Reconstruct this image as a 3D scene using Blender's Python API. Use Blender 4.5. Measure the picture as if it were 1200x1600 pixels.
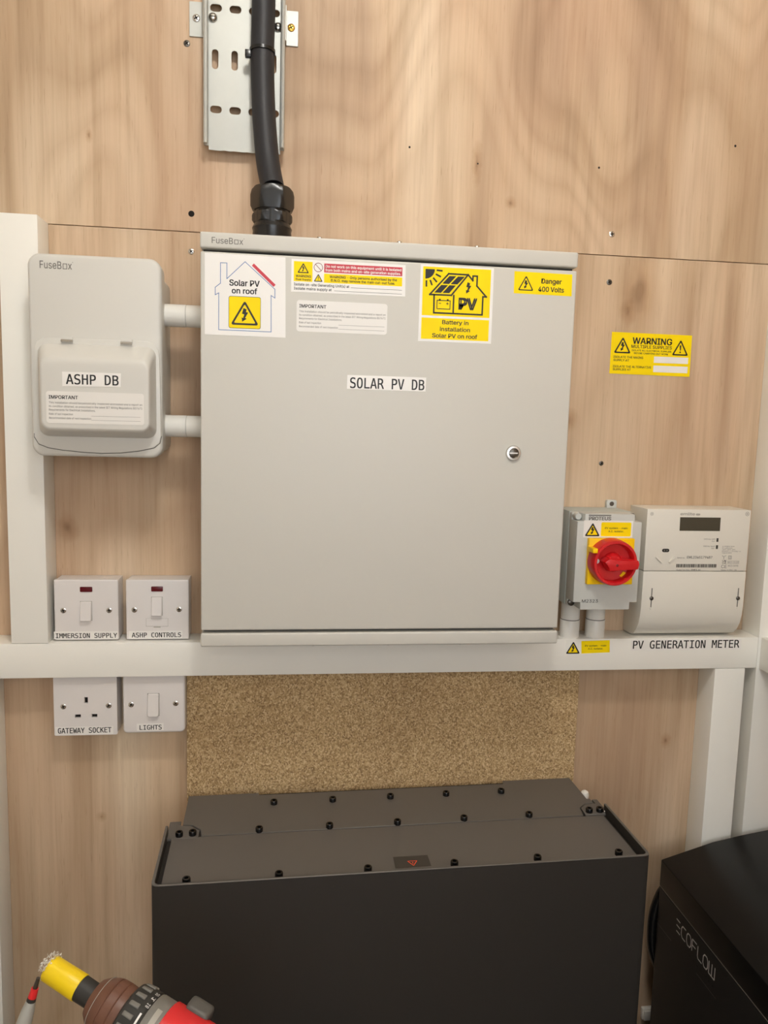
import bpy, bmesh, math, random, os
from mathutils import Vector, Matrix, geometry

random.seed(7)
SC = bpy.context.scene
COL = SC.collection
for o in list(bpy.data.objects):
    bpy.data.objects.remove(o, do_unlink=True)

# ------------------------------------------------------------------ units: millimetres, x right, d out from the back wall, z up (0 = eye level)
H = 1450.0                      # eye-level datum above the floor
def P(x, d, z):
    return Vector((x / 1000.0, -d / 1000.0, (z + H) / 1000.0))

# ------------------------------------------------------------------ camera
cam = bpy.data.cameras.new('camera')
cam.sensor_fit = 'AUTO'; cam.sensor_width = 36.0; cam.lens = 1196.4 / 1600 * 36
cam.clip_start = 0.02
camo = bpy.data.objects.new('camera', cam); COL.objects.link(camo)
R_RIGHT = Vector((0.99217381, -0.1219488, 0.02682588))
R_FWD = Vector((0.12428669, 0.98516586, -0.11832603))
R_UP = Vector((-0.01199822, 0.12073408, 0.99261237))
m = Matrix.Identity(4)
for i in range(3):
    m[i][0] = R_RIGHT[i]; m[i][1] = R_UP[i]; m[i][2] = -R_FWD[i]
m.translation = P(-13.15, 1122.14, -17.41)
camo.matrix_world = m
SC.camera = camo

# ------------------------------------------------------------------ world, exposure
w = bpy.data.worlds.new('world'); SC.world = w; w.use_nodes = True
bg = w.node_tree.nodes['Background']; bg.inputs[0].default_value = (0.95, 1.0, 1.06, 1); bg.inputs[1].default_value = 3.7
SC.view_settings.view_transform = 'Standard'; SC.view_settings.look = 'None'
SC.view_settings.exposure = 0.0; SC.view_settings.gamma = 1.0
SC.view_settings.use_curve_mapping = False
LAMP_X, LAMP_D, LAMP_R, LAMP_E = 70, 950, 75, 88.0     # ceiling globes (built below)
LAMP_COL = (1.0, 0.98, 0.94, 1)
FILL_OPENING = (-300, 720, -330, 640)          # opening added behind the viewer to let in fill daylight: x0, x1, z0, z1 (eye-level datum)
pl = bpy.data.lights.new('added_fill_portal', 'AREA'); pl.shape = 'RECTANGLE'; pl.size = (FILL_OPENING[1] - FILL_OPENING[0]) / 1000; pl.size_y = (FILL_OPENING[3] - FILL_OPENING[2]) / 1000
pl.cycles.is_portal = True
po = bpy.data.objects.new('added_fill_portal', pl); COL.objects.link(po)
po.location = P((FILL_OPENING[0] + FILL_OPENING[1]) / 2, 2065, (FILL_OPENING[2] + FILL_OPENING[3]) / 2); po.rotation_euler = (math.radians(90), 0, 0)
CEIL = 1060

# ------------------------------------------------------------------ materials
def lin(h):
    h = h.lstrip('#'); r = []
    for i in (0, 2, 4):
        c = int(h[i:i + 2], 16) / 255
        r.append(c / 12.92 if c <= 0.04045 else ((c + 0.055) / 1.055) ** 2.4)
    return (*r, 1)
MATS = {}
def mat(name, hexc, rough=0.5, metal=0.0, bump=0.0, bscale=900, var=0.0, vscale=8, spec=0.5, coat=0.0):
    if name in MATS: return MATS[name]
    mt = bpy.data.materials.new(name); mt.use_nodes = True
    nt = mt.node_tree; b = nt.nodes['Principled BSDF']
    c = lin(hexc)
    b.inputs['Base Color'].default_value = c; b.inputs['Roughness'].default_value = rough; b.inputs['Metallic'].default_value = metal
    b.inputs['Specular IOR Level'].default_value = spec
    if coat: b.inputs['Coat Weight'].default_value = coat
    if var or bump:
        tc = nt.nodes.new('ShaderNodeTexCoord')
    if var:
        n = nt.nodes.new('ShaderNodeTexNoise'); n.inputs['Scale'].default_value = vscale; n.inputs['Detail'].default_value = 4
        r = nt.nodes.new('ShaderNodeMixRGB'); r.inputs[1].default_value = tuple(x * (1 - var) for x in c[:3]) + (1,)
        r.inputs[2].default_value = tuple(min(1, x * (1 + var)) for x in c[:3]) + (1,)
        nt.links.new(tc.outputs['Object'], n.inputs['Vector']); nt.links.new(n.outputs['Fac'], r.inputs[0]); nt.links.new(r.outputs[0], b.inputs['Base Color'])
    if bump:
        n = nt.nodes.new('ShaderNodeTexNoise'); n.inputs['Scale'].default_value = bscale; n.inputs['Detail'].default_value = 2
        bp = nt.nodes.new('ShaderNodeBump'); bp.inputs['Strength'].default_value = bump; bp.inputs['Distance'].default_value = 0.0005
        nt.links.new(tc.outputs['Object'], n.inputs['Vector']); nt.links.new(n.outputs['Fac'], bp.inputs['Height']); nt.links.new(bp.outputs[0], b.inputs['Normal'])
    MATS[name] = mt
    return mt

def ramp(nt, stops, fac):
    r = nt.nodes.new('ShaderNodeValToRGB'); e = r.color_ramp.elements
    while len(e) < len(stops): e.new(0.5)
    for i, (p, c) in enumerate(stops):
        e[i].position = p; e[i].color = c
    nt.links.new(fac, r.inputs[0]); return r.outputs[0]
def mixc(nt, mode, fac, a, b):
    x = nt.nodes.new('ShaderNodeMixRGB'); x.blend_type = mode
    for k, val in ((0, fac), (1, a), (2, b)):
        if hasattr(val, 'is_output'): nt.links.new(val, x.inputs[k])
        elif isinstance(val, (int, float)): x.inputs[k].default_value = val
        else: x.inputs[k].default_value = val
    return x.outputs[0]
def vmap(nt, vec, scale, loc=(0, 0, 0)):
    n = nt.nodes.new('ShaderNodeMapping'); n.inputs['Scale'].default_value = scale; n.inputs['Location'].default_value = loc
    nt.links.new(vec, n.inputs['Vector']); return n.outputs[0]
def noise(nt, vec, scale=1, detail=3, rough=0.5, dist=0.0):
    n = nt.nodes.new('ShaderNodeTexNoise'); n.inputs['Scale'].default_value = scale; n.inputs['Detail'].default_value = detail
    n.inputs['Roughness'].default_value = rough; n.inputs['Distortion'].default_value = dist
    nt.links.new(vec, n.inputs['Vector']); return n.outputs['Fac']

def plywood(name, seed, light, mid, dark, knots=()):
    mt = bpy.data.materials.new(name); mt.use_nodes = True; nt = mt.node_tree; b = nt.nodes['Principled BSDF']
    tc = nt.nodes.new('ShaderNodeTexCoord'); v = vmap(nt, tc.outputs['Object'], (1, 1, 1), (seed * 3.1, 0, seed * 1.7))
    # veneer figure: broad cathedral contours from a warped height field
    big = noise(nt, vmap(nt, v, (4.2, 1, 1.0)), 1, 1.5, 0.4, 0.35)
    mm = nt.nodes.new('ShaderNodeMath'); mm.operation = 'MULTIPLY'; mm.inputs[1].default_value = 7.0; nt.links.new(big, mm.inputs[0])
    fr = nt.nodes.new('ShaderNodeMath'); fr.operation = 'PINGPONG'; fr.inputs[1].default_value = 1.0; nt.links.new(mm.outputs[0], fr.inputs[0])
    fine_r = nt.nodes.new('ShaderNodeMath'); fine_r.operation = 'MULTIPLY'; fine_r.inputs[1].default_value = 34.0; nt.links.new(big, fine_r.inputs[0])
    fr2 = nt.nodes.new('ShaderNodeMath'); fr2.operation = 'PINGPONG'; fr2.inputs[1].default_value = 1.0; nt.links.new(fine_r.outputs[0], fr2.inputs[0])
    band = noise(nt, vmap(nt, v, (7.5, 1, 0.9)), 1, 3, 0.5, 0.5)
    col = ramp(nt, [(0.27, dark), (0.45, mid), (0.66, light)], band)
    fig = ramp(nt, [(0.0, (0.74, 0.69, 0.63, 1)), (0.5, (1, 1, 1, 1)), (1.0, (1.04, 1.04, 1.04, 1))], fr.outputs[0])
    col = mixc(nt, 'MULTIPLY', 0.7, col, fig)
    fig2 = ramp(nt, [(0.0, (0.89, 0.86, 0.82, 1)), (0.7, (1.05, 1.05, 1.04, 1))], fr2.outputs[0])
    col = mixc(nt, 'MULTIPLY', 0.75, col, fig2)
    streak = noise(nt, vmap(nt, v, (48, 1, 1.7), (2, 0, 5)), 1, 4, 0.6, 0.3)
    col = mixc(nt, 'MULTIPLY', 0.8, col, ramp(nt, [(0.30, (0.80, 0.76, 0.71, 1)), (0.50, (1, 1, 1, 1)), (0.72, (1.07, 1.07, 1.06, 1))], streak))
    vein = noise(nt, vmap(nt, v, (11, 1, 0.8), (7, 0, 1)), 1, 2, 0.5, 0.8)
    col = mixc(nt, 'MULTIPLY', 0.75, col, ramp(nt, [(0.26, (0.74, 0.69, 0.63, 1)), (0.38, (1, 1, 1, 1))], vein))
    tone = noise(nt, vmap(nt, v, (3.0, 1, 1.6), (4, 0, 9)), 1, 2)
    col = mixc(nt, 'MULTIPLY', 0.8, col, ramp(nt, [(0.3, (0.90, 0.86, 0.82, 1)), (0.65, (1.03, 1.01, 0.98, 1))], tone))
    pink = noise(nt, vmap(nt, v, (3.5, 1, 2.0), (14, 0, 3)), 1, 2)
    col = mixc(nt, 'MIX', ramp(nt, [(0.42, (0, 0, 0, 1)), (0.75, (0.45, 0.45, 0.45, 1))], pink), col, lin('#cda78c'))
    fine = noise(nt, vmap(nt, v, (210, 1, 6)), 1, 3, 0.6)
    col = mixc(nt, 'MULTIPLY', 0.5, col, ramp(nt, [(0.32, (0.86, 0.82, 0.77, 1)), (0.55, (1, 1, 1, 1)), (0.8, (1.05, 1.05, 1.04, 1))], fine))
    pores = noise(nt, vmap(nt, v, (600, 1, 30)), 1, 1)
    col = mixc(nt, 'MULTIPLY', 0.45, col, ramp(nt, [(0.24, (0.6, 0.5, 0.4, 1)), (0.34, (1, 1, 1, 1))], pores))
    for (kx, kz, kr, stretch) in knots:
        sub = nt.nodes.new('ShaderNodeVectorMath'); sub.operation = 'SUBTRACT'; sub.inputs[1].default_value = (kx, 0, kz)
        nt.links.new(tc.outputs['Object'], sub.inputs[0])
        mp = vmap(nt, sub.outputs[0], (1, 0, 1.0 / stretch))
        nz = nt.nodes.new('ShaderNodeTexNoise'); nz.inputs['Scale'].default_value = 1.2 / kr * 0.4
        nt.links.new(tc.outputs['Object'], nz.inputs['Vector'])
        ln = nt.nodes.new('ShaderNodeVectorMath'); ln.operation = 'LENGTH'; nt.links.new(mp, ln.inputs[0])
        ad = nt.nodes.new('ShaderNodeMath'); ad.operation = 'MULTIPLY_ADD'; ad.inputs[1].default_value = kr * 1.2; nt.links.new(nz.outputs['Fac'], ad.inputs[0]); nt.links.new(ln.outputs['Value'], ad.inputs[2])
        dv = nt.nodes.new('ShaderNodeMath'); dv.operation = 'DIVIDE'; dv.inputs[1].default_value = kr * 2.4; nt.links.new(ad.outputs[0], dv.inputs[0])
        col = mixc(nt, 'MULTIPLY', 0.8, col, ramp(nt, [(0.27, (0.45, 0.34, 0.25, 1)), (0.5, (0.78, 0.70, 0.62, 1)), (1.0, (1, 1, 1, 1))], dv.outputs[0]))
    nt.links.new(col, b.inputs['Base Color'])
    b.inputs['Roughness'].default_value = 0.55; b.inputs['Specular IOR Level'].default_value = 0.35
    bpn = nt.nodes.new('ShaderNodeBump'); bpn.inputs['Strength'].default_value = 0.15; bpn.inputs['Distance'].default_value = 0.0006
    nt.links.new(fine, bpn.inputs['Height']); nt.links.new(bpn.outputs[0], b.inputs['Normal'])
    MATS[name] = mt; return mt

PLY_L, PLY_M, PLY_D = lin('#d9c6ad'), lin('#cdb599'), lin('#ab947c')
M_PLY1 = plywood('plywood_upper', 1.0, PLY_L, PLY_M, PLY_D, [(0.2485, 0.3515 + H / 1000, 0.005, 4.0), (-0.2845, 0.352 + H / 1000, 0.003, 2.0), (0.30, 0.300 + H / 1000, 0.006, 1.0), (0.345, 0.60 + H / 1000, 0.004, 3)])
M_PLY2 = plywood('plywood_lower', 2.3, PLY_L, PLY_M, PLY_D, [(-0.323, -0.1805 + H / 1000, 0.010, 1.4), (0.489, 0.1546 + H / 1000, 0.008, 1.6), (0.505, 0.185 + H / 1000, 0.022, 3.0), (0.598, -0.5195 + H / 1000, 0.006, 1.5), (0.405, -0.01 + H / 1000, 0.010, 1.3), (-0.284, -0.615 + H / 1000, 0.005, 1.0)])
M_PLY3 = plywood('plywood_side', 5.1, PLY_L, PLY_M, PLY_D)

def chipboard():
    mt = bpy.data.materials.new('chipboard'); mt.use_nodes = True; nt = mt.node_tree; b = nt.nodes['Principled BSDF']
    tc = nt.nodes.new('ShaderNodeTexCoord')
    v1 = nt.nodes.new('ShaderNodeTexVoronoi'); v1.inputs['Scale'].default_value = 640; nt.links.new(vmap(nt, tc.outputs['Object'], (1, 1, 0.75)), v1.inputs['Vector'])
    sep = nt.nodes.new('ShaderNodeSeparateColor'); nt.links.new(v1.outputs['Color'], sep.inputs[0])
    c1 = ramp(nt, [(0.0, lin('#917655')), (0.3, lin('#b69a70')), (0.7, lin('#cdb188')), (1.0, lin('#e4cfa8'))], sep.outputs[0])
    n = noise(nt, tc.outputs['Object'], 9, 4); c2 = ramp(nt, [(0.3, (0.90, 0.87, 0.83, 1)), (0.7, (1.05, 1.04, 1.0, 1))], n)
    col = mixc(nt, 'MULTIPLY', 1.0, c1, c2)
    n2 = noise(nt, tc.outputs['Object'], 1400, 1); col = mixc(nt, 'MULTIPLY', 0.6, col, ramp(nt, [(0.35, (0.6, 0.55, 0.5, 1)), (0.6, (1.08, 1.08, 1.06, 1))], n2))
    nt.links.new(col, b.inputs['Base Color']); b.inputs['Roughness'].default_value = 0.75; b.inputs['Specular IOR Level'].default_value = 0.25
    MATS['chipboard'] = mt; return mt
M_CHIP = chipboard()
M_PAINT = mat('white_gloss_paint', '#f5f3eb', 0.32, bump=0.10, bscale=60, var=0.02, vscale=14)
M_CAB = mat('powder_coat', '#ceccc4', 0.42, bump=0.12, bscale=1500)
M_CAB_IN = mat('cabinet_gap', '#3a3833', 0.7)
M_PLAS = mat('grey_white_plastic', '#d5d3cc', 0.36)
M_SW = mat('switch_white_plastic', '#e4dfdc', 0.28)
M_PVC = mat('white_conduit_plastic', '#ebe8e0', 0.35)
M_METER = mat('meter_cream_plastic', '#e6e2d7', 0.4)
M_ISO = mat('isolator_grey_plastic', '#cdcfca', 0.42)
M_ISOB = mat('isolator_base_grey', '#bcc4c0', 0.5)
M_YEL = mat('sign_yellow', '#ffe000', 0.5, spec=0.2)
M_YELP = mat('plate_yellow_plastic', '#ffcf00', 0.42, spec=0.3)
M_RED = mat('handle_red_plastic', '#cf1c22', 0.32)
M_SRED = mat('sign_red', '#c4283a', 0.4)
M_BLUE = mat('sign_blue', '#3f6fae', 0.4)
M_INK = mat('black_ink', '#151312', 0.5)
M_INKG = mat('grey_ink', '#6d6a64', 0.5)
M_INKL = mat('pale_grey_ink', '#a9a59b', 0.5)
M_STK = mat('sticker_white', '#f1efeb', 0.35)
M_STKC = mat('sticker_clear', '#e9e6e0', 0.3)
M_TAPE = mat('label_tape_white', '#f2efea', 0.3)
M_ZINC = mat('galvanised_steel', '#b6b7b1', 0.45, 0.35, var=0.05, vscale=40)
M_STEEL = mat('bright_steel', '#cfccc6', 0.25, 1.0)
M_STEELD = mat('dark_steel', '#6c6862', 0.35, 1.0)
M_BRASS = mat('brass_screw', '#d0a44a', 0.3, 1.0)
M_HOLE = mat('dark_hole', '#17120d', 0.9)
M_CABLE = mat('black_cable_sheath', '#28282b', 0.5, spec=0.35)
M_BLACK = mat('black_plastic', '#121212', 0.27)
M_NEON = mat('neon_red_lens', '#5c0715', 0.18)
M_LCD = mat('lcd_dark', '#4a463a', 0.25)
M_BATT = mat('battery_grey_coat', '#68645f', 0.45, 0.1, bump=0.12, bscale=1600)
M_BATT_SHADE = mat('battery_shaded_coat', '#2f2c29', 0.5, 0.0, bump=0.12, bscale=1600, spec=0.25)  # same coat as the lid, darkened: the front's shade is put into the colour
M_BOLT = mat('black_bolt', '#0b0b0b', 0.22)
M_UNIT = mat('black_unit_coat', '#262423', 0.45, spec=0.3)
M_UNITL = mat('black_unit_lid', '#131313', 0.35, spec=0.2)
M_LOGO = mat('grey_logo', '#d2cfc9', 0.4)
M_FLOOR = mat('grey_floor', '#8d8780', 0.6, var=0.08, vscale=5)
M_CEIL = mat('ceiling_white', '#e9e4da', 0.7)

# ------------------------------------------------------------------ mesh building
ORG = {}          # object name -> origin (x, d, z) its mesh is relative to
class MB:
    def __init__(s): s.v = []; s.f = []
    def add(s, vs, fs):
        k = len(s.v); s.v += [tuple(p) for p in vs]; s.f += [tuple(i + k for i in f) for f in fs]; return s
    def box(s, x0, x1, d0, d1, z0, z1):
        return s.add([(x0, d0, z0), (x1, d0, z0), (x1, d1, z0), (x0, d1, z0), (x0, d0, z1), (x1, d0, z1), (x1, d1, z1), (x0, d1, z1)],
                     [(0, 1, 2, 3), (4, 5, 6, 7), (0, 1, 5, 4), (1, 2, 6, 5), (2, 3, 7, 6), (3, 0, 4, 7)])
    def loft(s, rings, cap0=True, cap1=True):
        n = len(rings[0]); vs = [p for r in rings for p in r]; fs = []
        for k in range(len(rings) - 1):
            for i in range(n):
                j = (i + 1) % n; fs.append((k * n + i, k * n + j, (k + 1) * n + j, (k + 1) * n + i))
        if cap0: fs.append(tuple(range(n)))
        if cap1: fs.append(tuple((len(rings) - 1) * n + i for i in range(n)))
        return s.add(vs, fs)
    def plate(s, poly, d0, d1, holes=()):          # polygon in x,z (with holes) extruded along d
        loops = [list(poly)] + [list(h) for h in holes]
        flat = [p for l in loops for p in l]
        if holes: tris = geometry.tessellate_polygon([[Vector((p[0], p[1], 0)) for p in l] for l in loops])
        else: tris = [tuple(range(len(poly)))]
        n = len(flat); vs = [(p[0], d0, p[1]) for p in flat] + [(p[0], d1, p[1]) for p in flat]
        fs = [tuple(t) for t in tris] + [tuple(i + n for i in t) for t in tris]
        k = 0
        for l in loops:
            c = len(l)
            for i in range(c): fs.append((k + i, k + (i + 1) % c, n + k + (i + 1) % c, n + k + i))
            k += c
        return s.add(vs, fs)
    def flat(s, poly, d, holes=()):                # printed area
        loops = [list(poly)] + [list(h) for h in holes]; flat = [p for l in loops for p in l]
        tris = geometry.tessellate_polygon([[Vector((p[0], p[1], 0)) for p in l] for l in loops])
        return s.add([(p[0], d, p[1]) for p in flat], [tuple(t) for t in tris])
    def rect(s, x0, x1, z0, z1, d): return s.add([(x0, d, z0), (x1, d, z0), (x1, d, z1), (x0, d, z1)], [(0, 1, 2, 3)])
    def line(s, a, b, wd, d, ext=0.5):
        ax, az = a; bx, bz = b; L = math.hypot(bx - ax, bz - az) or 1e-6; ux, uz = (bx - ax) / L, (bz - az) / L; h = wd / 2
        ax -= ux * wd * ext; az -= uz * wd * ext; bx += ux * wd * ext; bz += uz * wd * ext
        return s.add([(ax - uz * h, d, az + ux * h), (bx - uz * h, d, bz + ux * h), (bx + uz * h, d, bz - ux * h), (ax + uz * h, d, az - ux * h)], [(0, 1, 2, 3)])
    def stroke(s, pts, wd, d, closed=False):
        n = len(pts)
        for i in range(n if closed else n - 1): s.line(pts[i], pts[(i + 1) % n], wd, d + 0.002 * (i % 2))
        return s
    def lathe(s, prof, c, axis='d', n=24, a0=0.0, cap=True):    # prof: (r, t) along axis from centre c
        rings = []
        for r, t in prof:
            ring = []
            for i in range(n):
                a = a0 + 2 * math.pi * i / n; u, q = r * math.cos(a), r * math.sin(a)
                if axis == 'd': ring.append((c[0] + u, c[1] + t, c[2] + q))
                elif axis == 'x': ring.append((c[0] + t, c[1] + u, c[2] + q))
                else: ring.append((c[0] + u, c[1] + q, c[2] + t))
            rings.append(ring)
        return s.loft(rings, cap, cap)
    def tube(s, pts, r, n=14):
        pts = [Vector(p) for p in pts]; rings = []; up = Vector((0.3, 0.2, 1)).normalized() if abs((pts[1] - pts[0]).normalized().z) < 0.9 else Vector((1, 0, 0))
        for i, p in enumerate(pts):
            t = (pts[min(i + 1, len(pts) - 1)] - pts[max(i - 1, 0)]).normalized()
            a = (up - t * up.dot(t)).normalized(); b = t.cross(a); rr = r[i] if isinstance(r, (list, tuple)) else r
            rings.append([p + (a * math.cos(2 * math.pi * k / n) + b * math.sin(2 * math.pi * k / n)) * rr for k in range(n)])
        return s.loft(rings)
    def build(s, name, material, parent=None, bevel=0, seg=2, angle=35, local=False, origin=None, flip=True):
        me = bpy.data.meshes.new(name)
        if parent is not None: og = ORG[parent.name]
        else: og = origin or (0, 0, 0)
        if local: vs = [(p[0] / 1000, (-p[1] if flip else p[1]) / 1000, p[2] / 1000) for p in s.v]
        else: vs = [((p[0] - og[0]) / 1000, -(p[1] - og[1]) / 1000, (p[2] - og[2]) / 1000) for p in s.v]
        me.from_pydata(vs, [], s.f)
        bm = bmesh.new(); bm.from_mesh(me)
        bmesh.ops.recalc_face_normals(bm, faces=bm.faces)
        if bevel:
            es = [e for e in bm.edges if len(e.link_faces) == 2 and e.calc_face_angle(0) > math.radians(angle)]
            bmesh.ops.bevel(bm, geom=es, offset=bevel / 1000, offset_type='OFFSET', segments=seg, profile=0.6, affect='EDGES', clamp_overlap=True)
        bm.to_mesh(me); bm.free()
        for p in me.polygons: p.use_smooth = True
        me.set_sharp_from_angle(angle=math.radians(38))
        me.materials.append(material)
        o = bpy.data.objects.new(name, me); COL.objects.link(o); ORG[o.name] = og
        if parent is not None: o.parent = parent
        elif not local: o.location = P(*og)
        return o

def tag(o, label=None, cat=None, group=None, kind=None):
    if label: o['label'] = label
    if cat: o['category'] = cat
    if group: o['group'] = group
    if kind: o['kind'] = kind
    return o
def thing(name, label, cat, org, group=None):
    o = bpy.data.objects.new(name, None); COL.objects.link(o); o.empty_display_size = 0.03
    o.location = P(*org); ORG[o.name] = org
    return tag(o, label, cat, group)
def structure(name, mb, material, label=None, cat=None, bevel=0, origin=(0, 0, -H)):
    o = mb.build(name, material, None, bevel=bevel, origin=origin)
    return tag(o, label, cat, None, 'structure')
def rrect(x0, x1, z0, z1, r, n=5):
    pts = []
    for cx, cz, a in ((x1 - r, z1 - r, 0), (x0 + r, z1 - r, 90), (x0 + r, z0 + r, 180), (x1 - r, z0 + r, 270)):
        for i in range(n + 1):
            t = math.radians(a + 90 * i / n); pts.append((cx + r * math.cos(t), cz + r * math.sin(t)))
    return pts
def circle(cx, cz, r, n=20): return [(cx + r * math.cos(2 * math.pi * i / n), cz + r * math.sin(2 * math.pi * i / n)) for i in range(n)]
def slot(cx, cz, wx, wz, n=6):
    return rrect(cx - wx / 2, cx + wx / 2, cz - wz / 2, cz + wz / 2, min(wx, wz) / 2 - 0.01, n)
def spline(pts, k=6):
    out = []; n = len(pts)
    for i in range(n - 1):
        p0, p1, p2, p3 = (Vector(pts[max(i - 1, 0)]), Vector(pts[i]), Vector(pts[i + 1]), Vector(pts[min(i + 2, n - 1)]))
        for j in range(k):
            t = j / k; out.append(0.5 * ((2 * p1) + (p2 - p0) * t + (2 * p0 - 5 * p1 + 4 * p2 - p3) * t * t + (3 * p1 - p0 - 3 * p2 + p3) * t ** 3))
    out.append(Vector(pts[-1])); return out

# ------------------------------------------------------------------ lettering
FD = os.path.join(bpy.utils.resource_path('LOCAL'), 'datafiles', 'fonts')
def font(fn):
    try: return bpy.data.fonts.load(os.path.join(FD, fn))
    except Exception: return None
FONTS = {'sans': font('Inter.woff2'), 'mono': font('DejaVuSansMono.woff2')}
TC = {}
def glyphs(body, fnt, bold, space=1.0):
    key = (body, fnt, bold, space)
    if key in TC: return TC[key]
    cu = bpy.data.curves.new('t', 'FONT'); cu.body = body; cu.size = 1.0; cu.resolution_u = 3; cu.offset = bold; cu.space_character = space
    if FONTS.get(fnt): cu.font = FONTS[fnt]
    ob = bpy.data.objects.new('t', cu); COL.objects.link(ob)
    bpy.context.view_layer.update()
    me = bpy.data.meshes.new_from_object(ob.evaluated_get(bpy.context.evaluated_depsgraph_get()))
    vs = [(v.co.x, v.co.y) for v in me.vertices]; fs = [tuple(p.vertices) for p in me.polygons]
    bpy.data.objects.remove(ob); bpy.data.curves.remove(cu); bpy.data.meshes.remove(me)
    TC[key] = (vs, fs); return TC[key]
CAPH = {}
def caph(fnt):
    if fnt not in CAPH: CAPH[fnt] = max(v[1] for v in glyphs('H', fnt, 0.0)[0])
    return CAPH[fnt]
def text(mb, body, x0, x1, zb, cap, d, fnt='sans', bold=0.0, align='l', mp=None):
    vs, fs = glyphs(body, fnt, 0.0)
    if not vs: return
    sz = cap / caph(fnt); a = min(v[0] for v in vs) - bold; b = max(v[0] for v in vs) + bold
    sx = (x1 - x0) / (b - a) if x1 is not None else sz
    for k, (ox, oz) in enumerate(((-bold, -bold * 0.6), (bold, -bold * 0.6), (bold, bold * 0.6), (-bold, bold * 0.6)) if bold else ((0, 0),)):   # heavier weight: overprinted
        if mp: mb.add([mp(x0 + (v[0] + ox - a) * sx, zb + (v[1] + oz) * sz) for v in vs], fs)
        else: mb.add([(x0 + (v[0] + ox - a) * sx, d + 0.002 * k, zb + (v[1] + oz) * sz) for v in vs], fs)

def rtri(cx, zt, zb, wd, r):       # rounded triangle, apex up
    A, B, C = Vector((cx, zt)), Vector((cx - wd / 2, zb)), Vector((cx + wd / 2, zb)); out = []
    tri = [A, B, C]
    for i in range(3):
        p, q, n = tri[i], tri[i - 1], tri[(i + 1) % 3]
        u = (q - p).normalized(); v = (n - p).normalized(); ang = u.angle(v); L = r / math.tan(ang / 2)
        s0 = p + u * L; s1 = p + v * L; c = p + (u + v).normalized() * (r / math.sin(ang / 2))
        a0 = math.atan2(s0.y - c.y, s0.x - c.x); a1 = math.atan2(s1.y - c.y, s1.x - c.x)
        da = (a1 - a0 + math.pi) % (2 * math.pi) - math.pi
        for k in range(5): t = a0 + da * k / 4; out.append((c.x + r * math.cos(t), c.y + r * math.sin(t)))
    return out
BOLT = [(-1.9, 17.3), (2.0, 15.7), (1.2, 12.2), (4.0, 11.8), (0.1, 4.9), (2.1, 3.9), (-3.6, 0.0), (-4.2, 5.6), (-2.4, 4.6), (-0.9, 9.3), (-3.8, 10.1)]
def bolt(mb, cx, zb, h, d):
    k = h / 17.3; mb.flat([(cx + x * k, zb + z * k) for x, z in BOLT], d)
def hazard(ink, yel, cx, zt, zb, wd, d, kind='bolt', th=0.1):
    h = zt - zb; t = h * th
    ink.flat(rtri(cx, zt, zb, wd, h * 0.06), d, [rtri(cx, zt - 2.05 * t, zb + t, wd - 3.5 * t, h * 0.03)])
    if yel is not None: yel.flat(rtri(cx, zt - 0.3 * t, zb + 0.2 * t, wd - t * 0.5, h * 0.06), d - 0.06)
    if kind == 'bolt': bolt(ink, cx + 0.01 * wd, zb + h * 0.13, h * 0.56, d)
    else:
        ink.flat([(cx - h * 0.055, zb + h * 0.64), (cx + h * 0.055, zb + h * 0.64), (cx + h * 0.03, zb + h * 0.31), (cx - h * 0.03, zb + h * 0.31)], d)
        ink.flat(circle(cx, zb + h * 0.21, h * 0.055, 12), d)
def logo_fb(mb, x0, x1, zb, cap, d):      # name printed with a square o
    w_ = x1 - x0
    text(mb, 'FuseB', x0, x0 + w_ * 0.675, zb, cap, d, bold=0.006)
    s0 = x0 + w_ * 0.725; s1 = x0 + w_ * 0.84; hh = cap * 0.72
    mb.stroke([(s1, zb + hh), (s0, zb + hh), (s0, zb + 0.4), (s1, zb + 0.4)], w_ * 0.022, d, True)
    text(mb, 'x', x0 + w_ * 0.875, x0 + w_, zb, cap, d, bold=0.006)
    mb.flat(circle(x1 + w_ * 0.025, zb + cap * 0.95, w_ * 0.012, 8), d)

def screw(parent, x, d, z, r, material, ang=0.4, h=1.6, slot_kind='cross', name='screw'):
    s_ = MB().lathe([(r, 0), (r, h * 0.45), (r * 0.8, h * 0.85), (r * 0.45, h)], (x, d, z), 'd', 18).build(name, material, parent)
    k = MB()
    for j in range(2 if slot_kind == 'cross' else 1):
        a = ang + j * math.pi / 2; u, q = math.cos(a) * r * 0.62, math.sin(a) * r * 0.62; p, t = -math.sin(a) * r * 0.15, math.cos(a) * r * 0.15
        k.add([(x - u - p, d + h + 0.05, z - q - t), (x + u - p, d + h + 0.05, z + q - t), (x + u + p, d + h + 0.05, z + q + t), (x - u + p, d + h + 0.05, z - q + t),
               (x - u - p, d + h * 0.5, z - q - t), (x + u - p, d + h * 0.5, z + q - t), (x + u + p, d + h * 0.5, z + q + t), (x - u + p, d + h * 0.5, z - q + t)],
              [(0, 1, 2, 3), (0, 1, 5, 4), (1, 2, 6, 5), (2, 3, 7, 6), (3, 0, 4, 7)])
    k.build('screw_recess', M_HOLE, s_)
    return s_

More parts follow.
